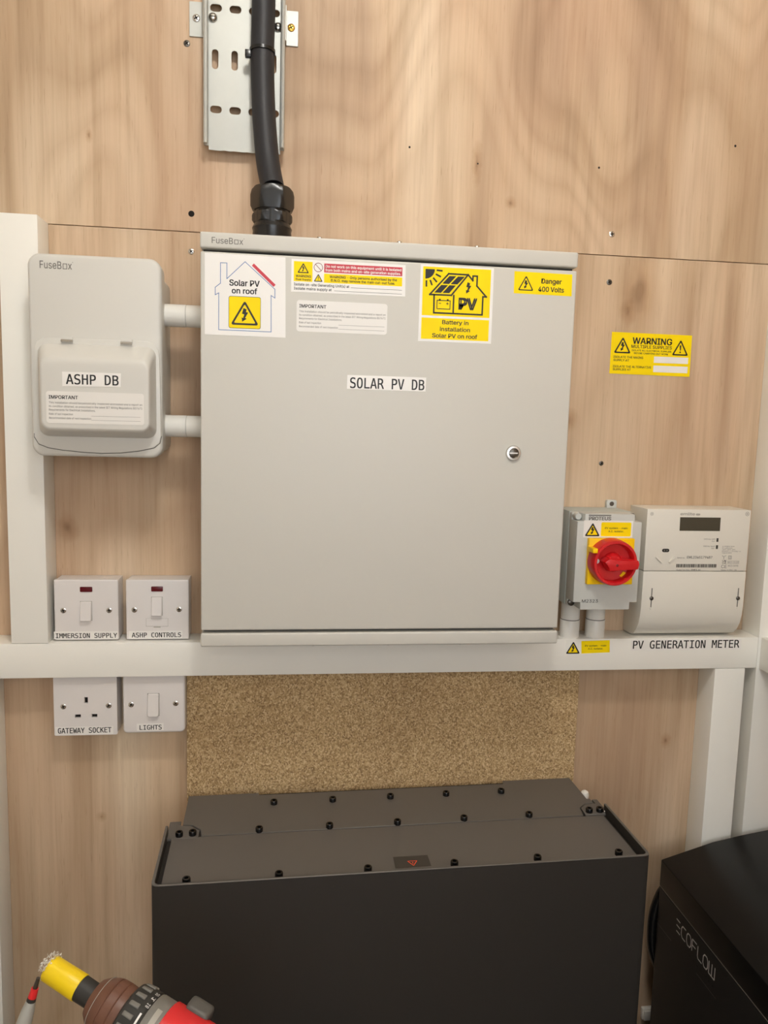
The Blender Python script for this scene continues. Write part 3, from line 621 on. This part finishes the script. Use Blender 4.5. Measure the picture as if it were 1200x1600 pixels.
CXR, CZR = 441.5, -206.5
hnd = MB()
prof = [(33.4, 97.5), (33.2, 103), (32.2, 116), (31.2, 118), (28.0, 118), (27.0, 116.5), (26.0, 105), (14, 104), (12.5, 111), (10, 114)]
hnd.lathe(prof, (CXR, 0, CZR), 'd', 56)
handle = hnd.build('rotary_handle', M_RED, i_)
bar = MB(); hp = [(-19, 2.5), (-12, 7.8), (-2, 6.2), (12, 5.4), (30, 5.6), (31.5, 0), (30, -7.4), (10, -8.2), (-4, -9.4), (-11, -9.8), (-14, -3)]
bar.plate([(CXR + x, CZR + z) for x, z in hp], 104, 125).build('handle_bar', M_RED, handle, bevel=1.6, seg=2)
MB().lathe([(2.0, 125.0), (1.6, 125.3)], (CXR - 1, 0, CZR - 1.5), 'd', 14).build('handle_screw', mat('dark_red', '#7d1218', 0.4), handle)
MB().box(CXR - 34.5, CXR - 27.5, 99, 118.6, CZR + 14.5, CZR + 21).build('padlock_notch', M_YELP, handle, bevel=0.5)
MB().plate(circle(CXR - 22.5, CZR + 1, 3.4, 16), 105, 106.2).build('position_mark', M_STKC, handle)
MB().plate([(CXR + 12, CZR - 20), (CXR + 16, CZR - 22.5), (CXR + 21, CZR - 15.5), (CXR + 17, CZR - 13.5)], 104.6, 106.0).build('position_mark', M_YELP, handle)

# conduits under the isolator
for xc, lab in ((413.7, 'left of two white conduits dropping from the isolator to the rail'), (453.8, 'right of two white conduits dropping from the isolator to the rail')):
    q = thing('conduit', lab, 'conduit', (xc, 30, RZ1), 'conduits under the isolator')
    MB().lathe([(14.0, -308), (14.0, IZ0)], (xc, 30, 0), 'z', 28).build('pipe', M_PVC, q)
    MB().lathe([(14.2, -308.6), (14.2, -307.4)], (xc, 30, 0), 'z', 28).build('joint', M_INKG, q)
    MB().lathe([(14.7, RZ1), (14.7, -309.2), (14.3, -308.6)], (xc, 30, 0), 'z', 28).build('socket_end', M_PVC, q)

# ================================================================== METER
q = thing('electricity_meter', 'cream electricity meter with dark display at the right', 'electricity meter', (594, 0, -333))
EX0, EX1 = 512.6, 676.3
MB().box(EX0, EX1, 0, 57.5, -228.6, -136).build('meter_body', M_METER, q, bevel=1.2)
pr_ = [(0, -229.4), (57.5, -229.4), (57.5, -283), (56, -297), (52.5, -310), (46.5, -321), (38, -329), (28, -333.2), (0, -334.2)]
MB().loft([[(x, d_, z_) for d_, z_ in pr_] for x in (EX0, EX1)]).build('terminal_cover', M_METER, q, bevel=1.0, angle=50)
DM = 57.62
dsp = MB().plate([(564.2, -147.7), (628.2, -147.6), (628.5, -167.9), (564.6, -168)], 57.2, 57.75).build('display', M_LCD, q)
for x, z in ((527.9, -270.5), (666.2, -270.6)):
    MB().rect(x - 0.8, x + 0.8, -284, -255, DM).build('cover_slot', M_INKG, q)
    MB().lathe([(3.0, 0), (3.0, 1.2), (2, 1.8)], (x, 57.4, z), 'd', 14).build('cover_screw', M_STEELD, q)
    MB().lathe([(1.5, 0), (0.8, 1.2)], (x, 57.4, -286), 'd', 10).build('cover_pip', M_METER, q)
for x, z, r in ((519.7, -143.2, 2.6), (670.4, -141.6, 3.2)):
    MB().flat(circle(x, z, r, 16), DM, [circle(x, z, r * 0.75, 16)]).rect(x - r * 0.4, x + r * 0.4, z - r * 0.3, z + r * 0.3, DM).build('seal_mark', M_INKL, q)
k = MB(); text(k, 'emlite', 564.1, 587, -144.8, 4.2, DM, bold=0.02); k.flat(rrect(588.5, 595.3, -144.9, -141.9, 1.4), DM); k.build('maker_name', M_INKL, q)
M_MINK = mat('meter_ink', '#3a3833', 0.5)
MB().plate([(624.3, -184.3), (627.4, -184.3), (627.4, -178.7), (624.3, -178.7)], 57.2, DM).build('pulse_led', M_MINK, q)
MB().plate([(624.3, -195), (627.5, -195), (627.5, -189.4), (624.3, -189.4)], 57.2, DM).build('pulse_led', M_MINK, q)
op = MB().plate(slot(545.1, -197.8, 11.2, 5.2), 57.2, DM).build('optical_port', M_INK, q)
MB().flat(circle(543, -197.8, 1.3, 10), DM + 0.1).build('port_lens', M_INKG, op); MB().flat(circle(547.2, -197.8, 1.3, 10), DM + 0.1).build('port_lens', M_INKG, op)
k = MB(); text(k, 'EML2345179487', 579.5, 619.8, -209.6, 3.6, DM, bold=0.008); text(k, 'Serial no.', 564, 576, -209.6, 1.9, DM); k.build('serial_number', M_MINK, q)
k = MB(); random.seed(11); xx = 563.6
while xx < 627.6:
    bw = random.choice((0.5, 0.8, 1.2, 1.7)); k.rect(xx, min(xx + bw, 628), -223.4, -218.2, DM); xx += bw + random.choice((0.4, 0.6))
k.build('barcode', M_MINK, q)
k = MB(); text(k, 'EMP1.av', 587.5, 602.5, -228.0, 2.2, DM, bold=0.01); text(k, 'Model/Type Data', 564, 585, -228.0, 1.8, DM); k.build('model_text', M_MINK, q)
for z1_, body in ((-181.1, '1000 imp / kWh'), (-191.8, '1000 imp / kvarh')):
    k = MB(); text(k, body, 604, 622.4, z1_, 1.7, DM, bold=0.006); text(k, 'OUT', 617, 622.4, z1_ - 3.1, 1.6, DM, bold=0.006); k.build('pulse_text', M_INKG, q)
k = MB()
for body, x0, x1, z in (('4-20(80)A 50Hz', 634.7, 653.7, -191.7), ('0.1-400/230V', 634.4, 651.2, -194.4), ('-40°C..+55°C  IP53', 634.3, 655.4, -196.8), ('EN 50470-1-3  EN 62052-11', 634.5, 664.6, -199.3), ('Class B 2023', 635, 650.1, -201.7)): text(k, body, x0, x1, z, 1.5, DM, bold=0.006)
k.build('rating_text', M_INKG, q)
k = MB(); k.line((635.4, -205), (638.3, -207.3), 0.5, DM).line((641.4, -205), (638.3, -207.3), 0.5, DM).line((638.3, -207.3), (638.3, -210.4), 0.6, DM); k.build('phase_symbol', M_INKG, q)
MB().stroke([(645.8, -205.5), (650.4, -205.5), (650.4, -210.4), (645.8, -210.4)], 0.5, DM, True).stroke([(647, -206.7), (649.2, -206.7), (649.2, -209.2), (647, -209.2)], 0.35, DM, True).build('insulation_symbol', M_INKG, q)
k = MB(); text(k, 'UK', 636.4, 642.9, -214.4, 2.6, DM, bold=0.02); text(k, 'CA', 636.4, 642.9, -217.7, 2.6, DM, bold=0.02); text(k, 'CE', 635.3, 643.9, -224.3, 5.0, DM); k.build('approval_marks', M_INKG, q)
k = MB(); text(k, 'M23 0120', 645.8, 662.4, -216.6, 2.6, DM); text(k, 'M23 0598', 646.2, 662.5, -221.9, 2.6, DM); k.stroke([(645, -213), (663, -213), (663, -217.4), (645, -217.4)], 0.25, DM, True); k.build('approval_numbers', M_INKG, q)
k = MB(); text(k, 'Made in PRC  UK', 635.3, 660.6, -227.8, 1.5, DM, bold=0.006); k.build('origin_text', M_INKG, q)
for (x0, z0), (x1, z1) in (((530.4, -207.6), (539.8, -215.6)), ((559.8, -207.8), (551.2, -215.6))):
    L = math.hypot(x1 - x0, z1 - z0); ux, uz = (x1 - x0) / L * 1.3, (z1 - z0) / L * 1.3
    MB().plate([(x0 - uz, z0 + ux), (x1 - uz, z1 + ux), (x1 + uz, z1 - ux), (x0 + uz, z0 - ux)], 57, 60).build('port_ridge', M_METER, q, bevel=0.5)

# ================================================================== SIGNS ON WALL AND RAIL
s = MB().plate([(465.5, 124.1), (592.8, 123.6), (593.3, 61.7), (465.2, 62.6)], 0, 0.6).build('warning_sign', M_YEL, None, origin=(529, 0, 62))
tag(s, 'yellow WARNING MULTIPLE SUPPLIES sign stuck on the plywood', 'sign')
k = MB(); hazard(k, None, 483.3, 117.6, 93.2, 27.2, 0.75, th=0.085); hazard(k, None, 575.4, 116.8, 93.0, 26.6, 0.75, 'bang', th=0.085)
text(k, 'WARNING', 498.5, 561.5, 107.9, 9.2, 0.75, bold=0.02); text(k, 'MULTIPLE SUPPLIES', 497.2, 561.6, 101.6, 4.6, 0.75, bold=0.014)
text(k, 'ISOLATE ALL ELECTRICAL SUPPLIES', 498, 561.2, 97.0, 2.4, 0.75, bold=0.014); text(k, 'BEFORE CARRYING OUT WORK', 502, 556.4, 92.9, 2.4, 0.75, bold=0.014)
text(k, 'ISOLATE THE MAINS', 469.8, 517, 86.0, 3.1, 0.75, bold=0.014); text(k, 'SUPPLY AT', 470.1, 494.9, 81.3, 3.1, 0.75, bold=0.014)
text(k, 'ISOLATE THE ALTERNATIVE', 469.7, 530.7, 72.0, 3.1, 0.75, bold=0.014); text(k, 'SUPPLIES AT', 470, 498.4, 67.5, 3.1, 0.75, bold=0.014); k.build('lettering', M_INK, s)
MB().rect(534.3, 589.2, 80.8, 90.2, 0.72).rect(534.2, 589.3, 66.9, 76.7, 0.72).build('blank_field', M_STK, s)
s = MB().plate([(402.0, -336.4), (473, -336.4), (474, -359.5), (402.6, -359.5)], RD - 0.1, RD + 0.15).build('isolator_sign', M_PAINT, None, origin=(438, RD, -360))
tag(s, 'small PV system main isolator label on the rail under the isolator', 'sign')
k = MB(); k.flat([(426.9, -338.4), (471.5, -337.4), (472.6, -356.4), (428, -357.8)], RD + 0.25); hk = MB(); hazard(hk, k, 414.6, -338.6, -357.9, 22.4, RD + 0.34)
k.build('yellow_field', M_YEL, s); text(hk, 'PV system - main', 432.9, 466.4, -347.0, 2.5, RD + 0.36, bold=0.012); text(hk, 'A.C. isolator.', 438, 461.8, -351.6, 2.5, RD + 0.36, bold=0.012); hk.build('lettering', M_INK, s)
s = MB().plate([(505.4, -337.2), (685, -337.2), (685.4, -354), (506, -354)], RD - 0.1, RD + 0.15).build('meter_name_label', M_TAPE, None, origin=(595, RD, -354))
tag(s, 'long white PV GENERATION METER label on the rail under the meter', 'label')
k = MB(); text(k, 'PV GENERATION METER', 508.9, 681.9, -351.1, 12.2, RD + 0.25, 'mono', 0.010); k.build('lettering', M_INK, s)

# ================================================================== BATTERY STACK (rotated slightly on the floor)
BZ = 890.0          # rim height above the floor
bt = bpy.data.objects.new('battery_cabinet', None); COL.objects.link(bt); ORG[bt.name] = (0, 0, 0)
bt.location = P(-166.2, 267.9, -H); bt.rotation_euler = (0, 0, math.radians(1.525))
tag(bt, 'wide dark grey metal battery cabinet with bolted lid below the rail', 'battery')
kw = dict(local=True, flip=False)
W_, DB = 620.0, 134.0
sh = MB()
outer = [(0, DB), (0, 9), (1.5, 3.5), (4, 1.2), (9, 0), (W_ - 9, 0), (W_ - 4, 1.2), (W_ - 1.5, 3.5), (W_, 9), (W_, DB)]
inner = [(W_ - 3.5, DB), (W_ - 3.5, 10), (W_ - 5, 5.5), (W_ - 9, 3.5), (9, 3.5), (5, 5.5), (3.5, 10), (3.5, DB)]
ring = outer + inner
tri = geometry.tessellate_polygon([[Vector((p[0], p[1], 0)) for p in ring]])
n = len(ring); vs = [(p[0], p[1], 0) for p in ring] + [(p[0], p[1], BZ - 1.4) for p in ring]
fs = [tuple(t_) for t_ in tri] + [tuple(i + n for i in t_) for t_ in tri] + [(i, (i + 1) % n, n + (i + 1) % n, n + i) for i in range(n)]
sh.add(vs, fs).build('front_shell', M_BATT_SHADE, bt, bevel=0.8, seg=2, angle=50, **kw)
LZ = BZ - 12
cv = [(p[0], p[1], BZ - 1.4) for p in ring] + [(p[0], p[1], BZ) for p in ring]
MB().add(cv, fs).build('rim_highlight', M_BATT, bt, bevel=0.5, seg=1, angle=50, **kw)  # painted edge highlight: thin strip in the lighter lid colour along the rim
MB().box(3.5, W_ - 3.5, 3.5, DB, 0, LZ - 3).box(20, W_ - 18, DB, 238, 0, LZ - 3).build('inner_body', M_BATT_SHADE, bt, **kw)
def hplate(poly, z0, z1):
    mb = MB(); n = len(poly)
    tri = geometry.tessellate_polygon([[Vector((p[0], p[1], 0)) for p in poly]])
    return mb.add([(p[0], p[1], z0) for p in poly] + [(p[0], p[1], z1) for p in poly], [tuple(t_) for t_ in tri] + [tuple(i + n for i in t_) for t_ in tri] + [(i, (i + 1) % n, n + (i + 1) % n, n + i) for i in range(n)])
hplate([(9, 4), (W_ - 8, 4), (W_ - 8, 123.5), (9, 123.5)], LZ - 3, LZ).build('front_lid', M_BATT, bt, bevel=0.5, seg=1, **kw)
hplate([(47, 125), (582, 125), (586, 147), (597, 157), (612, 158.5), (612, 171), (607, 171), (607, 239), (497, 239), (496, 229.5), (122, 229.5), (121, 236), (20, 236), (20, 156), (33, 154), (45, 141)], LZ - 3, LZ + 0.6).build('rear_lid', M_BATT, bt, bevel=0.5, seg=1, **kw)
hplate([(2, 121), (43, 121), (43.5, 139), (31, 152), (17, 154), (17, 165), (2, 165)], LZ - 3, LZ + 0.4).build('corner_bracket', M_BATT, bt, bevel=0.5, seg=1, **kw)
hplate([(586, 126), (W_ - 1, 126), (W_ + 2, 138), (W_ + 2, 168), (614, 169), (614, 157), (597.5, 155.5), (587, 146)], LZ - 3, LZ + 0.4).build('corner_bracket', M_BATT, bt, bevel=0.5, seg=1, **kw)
bolts = [(143.2, 201), (228.3, 201), (313.9, 202), (398.2, 202), (483.6, 202)] + [(123, 129), (218, 129), (312.2, 129), (407.2, 130), (502.6, 130)] + [(38.3, 22), (148, 22), (257.3, 22.5), (367.3, 23), (476.9, 23.5), (587.6, 24)] + [(18.3, 127.6), (35.5, 129), (594.5, 133.5), (610.4, 133.6)]
proto = None
for (bx_, by_) in bolts:
    if proto is None:
        proto = MB().lathe([(5.0, 0), (5.0, 5.2), (4.4, 6.2), (2.6, 6.2), (2.4, 3.8)], (0, 0, 0), 'z', 14).build('lid_bolt', M_BOLT, bt, **kw); o = proto
    else:
        o = proto.copy(); COL.objects.link(o); o.parent = bt; ORG[o.name] = (0, 0, 0)
    o.location = (bx_ / 1000, by_ / 1000, (LZ + 0.2) / 1000)
wl = hplate([(292, 24), (338, 25), (338, 49.5), (293, 49.5)], LZ, LZ + 0.25).build('warning_label', mat('dark_label', '#413d38', 0.5), bt, **kw); wl['label'] = 'dark label with small red triangle'
k = MB()
for p0, p1 in (((310, 38), (322, 38)), ((310, 38), (316, 28)), ((322, 38), (316, 28)), ((316, 36), (316, 32))):
    dx, dy = p1[0] - p0[0], p1[1] - p0[1]; L = math.hypot(dx, dy); nx, ny = -dy / L * 0.5, dx / L * 0.5; z_ = LZ + 0.35
    k.add([(p0[0] + nx, p0[1] + ny, z_), (p1[0] + nx, p1[1] + ny, z_), (p1[0] - nx, p1[1] - ny, z_), (p0[0] - nx, p0[1] - ny, z_)], [(0, 1, 2, 3)])
k.build('triangle_mark', mat('orange_red_ink', '#ff5a30', 0.4), wl, **kw)
MB().lathe([(6, 0), (6.5, 5), (5, 10), (2, 12)], (606 + 6, 190, LZ - 8), 'z', 16).build('white_plug', M_PVC, bt, **kw)
MB().lathe([(2.4, 0), (2.4, 2), (1.2, 3)], (W_ - 3, 131, LZ), 'z', 12).build('rim_screw', M_STEEL, bt, **kw)

# ================================================================== BLACK UNIT ALONG THE RIGHT WALL
u = thing('power_unit', 'black floor standing power unit with pale lettering at the lower right', 'power unit', (640, 400, -H))
UX0, UX1, UD0, UD1 = 572, 762, 62, 760
ZT = -686
MB().box(UX0, UX1, UD0, UD1, -H, ZT - 44).build('unit_body', M_UNIT, u, bevel=3, seg=3)
sec = [(UX0, ZT - 42.5), (UX0, ZT - 1.2), (UX0 + 1.2, ZT), (655, -661), (700, -652), (UX1, -642), (UX1, ZT - 42.5)]
MB().loft([[(x, dd, z) for x, z in sec] for dd in (UD0, UD1)]).build('unit_lid', M_UNITL, u, bevel=0.8, seg=2, angle=30)
MB().box(UX0 + 0.3, UX1, UD0 + 1, UD1 - 1, ZT - 43.6, ZT - 42.4).build('lid_seam', mat('seam_grey', '#9a968f', 0.5), u)
lg = MB()
def us(p0, p1, wd=1.8):      # stroke on the side face: p = (distance from the wall, z)
    (a0, z0), (a1, z1) = p0, p1; L = math.hypot(a1 - a0, z1 - z0); na, nz = -(z1 - z0) / L * wd / 2, (a1 - a0) / L * wd / 2; X = UX0 - 0.12
    lg.add([(X, a0 + na, z0 + nz), (X, a1 + na, z1 + nz), (X, a1 - na, z1 - nz), (X, a0 - na, z0 - nz)], [(0, 1, 2, 3)])
LH, LW, z0 = 18.0, 12.0, -764.0
def glyph(x, segs):
    for p in range(len(segs) - 1): us((x + segs[p][0] * LW, z0 + segs[p][1] * LH), (x + segs[p + 1][0] * LW, z0 + segs[p + 1][1] * LH))
x = 119.0
for yy in (0, 0.5, 1): glyph(x, [(0.12 * (1 - yy), yy), (1 - 0.12 * yy, yy)])
x += 15.2; O = [(0.25, 0), (0, 0.25), (0, 0.75), (0.25, 1), (0.75, 1), (1, 0.75), (1, 0.25), (0.75, 0), (0.25, 0)]
glyph(x, [(1, 0), (0.25, 0), (0, 0.25), (0, 0.75), (0.25, 1), (1, 1)])
x += 15.2; glyph(x, O)
x += 15.2; glyph(x, [(0, 0), (0, 1), (1, 1)]); glyph(x, [(0, 0.52), (0.8, 0.52)])
x += 15.2; glyph(x, [(0, 1), (0, 0.2), (0.15, 0), (1, 0)])
x += 14.5; glyph(x, O)
x += 15.2; glyph(x, [(0, 1), (0, 0), (1.2, 0), (1.2, 1)]); glyph(x, [(0.6, 0), (0.6, 1)])
lg.build('lettering', M_LOGO, u)
lg = MB()
for yy in range(7): us((160 + yy * 10, -775), (163 + yy * 10, -775), 2.2)
lg.build('small_lettering', M_UNITL, u)
lg = MB(); us((64, -791), (108, -789.5), 0.6); us((181, -787), (231, -786), 0.6); lg.build('panel_seam', M_INKG, u)

# black lead sagging between battery and unit, white box low down
MBt = spline([(594, 50, -735), (582, 50, -752), (573, 50, -782), (571.5, 50, -815), (576, 50, -850), (592, 50, -890)], 6)
ld = MB().tube(MBt, 7.5, 12).build('power_lead', M_BLACK, None, origin=(556, 34, -790)); tag(ld, 'black lead looping between the battery cabinet and the black unit', 'cable')
jb = thing('junction_box', 'small white box low on the plywood seen in the dark gap', 'junction box', (610, 0, -1010))
MB().box(588.5, 640, 0, 8, -1008, -988).build('box_base', M_PVC, jb, bevel=2)
MB().box(590, 638.5, 8, 12, -1006.5, -989.5).build('box_lid', M_PVC, jb, bevel=1.5)

# ================================================================== DRILL, SLIM TOOL, STOOL
dr_o = bpy.data.objects.new('cordless_drill', None); COL.objects.link(dr_o); ORG[dr_o.name] = (0, 0, 0)
ax = Vector((-0.86306653, 0.3968499, 0.3124521)).normalized(); side = Vector((0, 0, 1)).cross(ax).normalized(); upv = ax.cross(side)
mm = Matrix.Identity(4)
for i in range(3): mm[i][0] = ax[i]; mm[i][1] = side[i]; mm[i][2] = upv[i]
mm.translation = P(-191.65, 467.55, -527.08); dr_o.matrix_world = mm
tag(dr_o, 'red and black cordless drill with yellow taped socket at the lower left', 'drill')
M_TAPEY = mat('yellow_tape', '#f6d410', 0.35, var=0.06, vscale=60); M_LEATH = mat('brown_chuck_sleeve', '#6b4736', 0.42, var=0.25, vscale=45)
M_DGREY = mat('drill_grey', '#77756f', 0.45); M_DRED = mat('drill_red', '#d8262a', 0.35); M_RUB = mat('black_rubber', '#2a2926', 0.5)
M_SHAV = mat('pale_shavings', '#ece7dd', 0.4)
MB().lathe([(8, 34), (10.2, 35.5), (11.2, 34.5), (11.3, 18), (11.6, 1), (11.2, 0), (9, 0)], (0, 0, 0), 'x', 30).build('taped_socket', M_TAPEY, dr_o, **kw)
MB().lathe([(10.6, -20), (10.8, 0.5)], (0, 0, 0), 'x', 28).build('drive_shank', M_RUB, dr_o, **kw)
ch = MB().lathe([(11, -15), (15.5, -16), (19.5, -21), (22.6, -28), (23.4, -31), (22.8, -31.7), (23.6, -32.5), (23.8, -40), (23.2, -40.7), (23.8, -41.4), (23.2, -50)], (0, 0, 0), 'x', 40).build('chuck', M_LEATH, dr_o, **kw)
MB().lathe([(20.9, -22.8), (20.9, -23.2)], (0, 0, 0), 'x', 36).build('chuck_line', M_INKL, ch, **kw)
rg = MB().lathe([(24, -48), (28.4, -50), (29.4, -53), (29.8, -66), (30.2, -68), (29, -70)], (0, 0, 0), 'x', 48).build('torque_ring', M_RUB, dr_o, **kw)
for j in range(20):
    a_ = 2 * math.pi * j / 20; cs, sn = math.cos(a_), math.sin(a_); rb = MB()
    def rp(xx, tt, rr): return (xx, rr * cs - tt * sn, rr * sn + tt * cs)
    for (xa, xb) in ((-62, -51.5),):
        rb.add([rp(xa, -2.4, 28.5), rp(xb, -2.2, 28.0), rp(xb, 2.2, 28.0), rp(xa, 2.4, 28.5), rp(xa - 0.0, -1.9, 31.2), rp(xb - 1.5, -1.7, 30.4), rp(xb - 1.5, 1.7, 30.4), rp(xa, 1.9, 31.2)],
               [(0, 1, 2, 3), (4, 5, 6, 7), (0, 1, 5, 4), (1, 2, 6, 5), (2, 3, 7, 6), (3, 0, 4, 7)])
    rb.build('ring_rib', M_DGREY, rg, bevel=0.5, seg=1, **kw)
def arcband(r, x0, x1, a0, a1, n=10):
    mb = MB(); vs = []
    for i in range(n + 1):
        a_ = math.radians(a0 + (a1 - a0) * i / n); vs += [(x0, r * math.cos(a_), r * math.sin(a_)), (x1, r * math.cos(a_), r * math.sin(a_))]
    return mb.add(vs, [(2 * i, 2 * i + 1, 2 * i + 3, 2 * i + 2) for i in range(n)])
arcband(30.35, -67.4, -65.6, 18, 66).build('index_line', M_STK, rg, **kw)
k = MB()
for a_, body in ((94, '1'), (80, '18'), (108, '20')):
    t_ = math.radians(a_); text(k, body, -2, 2, -1.7, 3.4, 0, bold=0.02, mp=lambda X, Z, t_=t_: (-67.5 + Z, 30.4 * math.cos(t_) + X * -math.sin(t_) * -1, 30.4 * math.sin(t_) + X * -math.cos(t_)))
k.build('ring_numbers', M_STK, rg, **kw)
col_ = MB().lathe([(29.4, -70), (29.8, -71), (29.8, -86), (29, -88)], (0, 0, 0), 'x', 40).build('gear_collar', M_DGREY, dr_o, **kw)
arcband(30.0, -81, -76, 52, 86).build('collar_plate', M_INKL, col_, **kw)
body_r = []
for xx, ry, rz_, dz in ((-83.5, 29, 29, 0), (-85, 31, 31, 0), (-120, 31, 31.5, 0), (-170, 31, 31.5, -1), (-205, 29, 29, -2), (-216, 22, 22, -3)):
    body_r.append([(xx, ry * math.cos(2 * math.pi * i / 32), dz + rz_ * math.sin(2 * math.pi * i / 32)) for i in range(32)])
bd = MB().loft(body_r).build('motor_housing', M_DRED, dr_o, **kw)
arcband(31.7, -118, -94, 30, 66).build('speed_window', M_RUB, bd, **kw)
MB().box(-116, -93, -31, -14, 15, 30).build('mode_switch', mat('drill_dark_grey', '#55534e', 0.45), dr_o, bevel=5, seg=3, **kw)
hr = []
for zz, cx_, rx, ry in ((-20, -150, 24, 19), (-45, -154, 20, 17), (-85, -160, 18, 16), (-125, -165, 19, 17), (-140, -160, 30, 26)):
    hr.append([(cx_ + rx * math.cos(2 * math.pi * i / 24), ry * math.sin(2 * math.pi * i / 24), zz) for i in range(24)])
MB().loft(hr).build('grip', M_RUB, dr_o, **kw)
MB().box(-128, -118, -7, 7, -62, -28).build('trigger', M_DRED, dr_o, bevel=3, **kw)
MB().box(-205, -110, -36, 36, -185, -138).build('battery_pack', M_RUB, dr_o, bevel=5, seg=3, **kw)
k = MB(); random.seed(4)
for j in range(260):
    a_ = math.radians(random.uniform(20, 300)); rr = random.uniform(9.5, 13.6); xx = random.uniform(32.5, 39.0)
    cx_, cy_, cz_ = xx, rr * math.cos(a_), rr * math.sin(a_); s_ = random.uniform(0.8, 2.3)
    dx, dy, dz = (random.uniform(-1, 1) * s_ for _ in range(3))
    k.add([(cx_, cy_, cz_), (cx_ + dx, cy_ + dy + 0.5, cz_ + dz), (cx_ + dx * 0.4 + 0.6, cy_ - dz, cz_ + dy), (cx_ + 0.5, cy_ + dz * 0.5, cz_ + dx)], [(0, 1, 2), (0, 2, 3), (0, 3, 1), (1, 2, 3)])
tag(k.build('metal_shavings', M_SHAV, dr_o, **kw), kind='stuff')

bpy.context.view_layer.update()
low = min((mm @ Vector((x / 1000, y / 1000, z / 1000))).z for x in (-205, -110) for y in (-36, 36) for z in (-185,))
SZ = low * 1000 - H + 2          # stool top carrying the drill
tp = thing('setting_tool', 'slim grey metal tool with red collar beside the yellow drill tip', 'hand tool', (-248, 491, SZ))
def along(t_): return (-221.9 + (-233.98 + 221.9) * t_, 484.1 + (487.3 - 484.1) * t_, -502.1 + (-541.9 + 502.1) * t_)
tend = (-502.1 - SZ) / 39.8
def seg(name, t0, t1, r0, r1, m_, n=18, mid=None):
    pts = [along(t0), along(t1)]; rs = [r0, r1]
    if mid: pts.insert(1, along(mid[0])); rs.insert(1, mid[1])
    return MB().tube(pts, rs, n).build(name, m_, tp)
seg('spike', 0.0, 0.26, 1.6, 2.2, M_STEELD); seg('red_collar', 0.22, 0.43, 3.0, 3.6, M_DRED); seg('neck', 0.42, 0.50, 3.6, 3.9, M_RUB)
seg('barrel', 0.49, 1.6, 3.8, 8.2, M_ZINC, 22, (0.7, 5.4)); seg('tool_handle', 1.6, tend, 8.0, 9.5, M_RUB)
st = thing('work_stool', 'plain wooden work stool carrying the drill', 'stool', (-150, 560, -H))
MB().box(-330, 60, 400, 720, SZ - 26, SZ).build('stool_top', M_PLY3, st, bevel=2)
for x, dd in ((-310, 420), (0, 420), (-310, 660), (0, 660)): MB().box(x, x + 40, dd, dd + 40, -H, SZ - 26).build('leg', M_PLY3, st, bevel=1.5)
MB().box(-300, 30, 432, 448, -H + 200, -H + 240).build('stretcher', M_PLY3, st, bevel=1); MB().box(-300, 30, 672, 688, -H + 200, -H + 240).build('stretcher', M_PLY3, st, bevel=1)

# ================================================================== CEILING LAMP
em = bpy.data.materials.new('lamp_glass'); em.use_nodes = True; b = em.node_tree.nodes['Principled BSDF']
b.inputs['Emission Color'].default_value = LAMP_COL; b.inputs['Emission Strength'].default_value = LAMP_E; b.inputs['Base Color'].default_value = (0.9, 0.9, 0.9, 1)
for (lx, ld_, lr, lab) in ((LAMP_X, LAMP_D, LAMP_R, 'round white globe lamp on the ceiling'),):
    lp = thing('ceiling_lamp', lab, 'lamp', (lx, ld_, CEIL)); lz = CEIL - lr - 22
    MB().lathe([(60, CEIL), (60, CEIL - 14), (36, CEIL - 30)], (lx, ld_, 0), 'z', 32).build('lamp_base', M_CEIL, lp)
    MB().lathe([(lr * math.sin(math.radians(a)) + 0.01, lz - lr * math.cos(math.radians(a))) for a in range(0, 181, 12)], (lx, ld_, 0), 'z', 32).build('lamp_globe', em, lp)
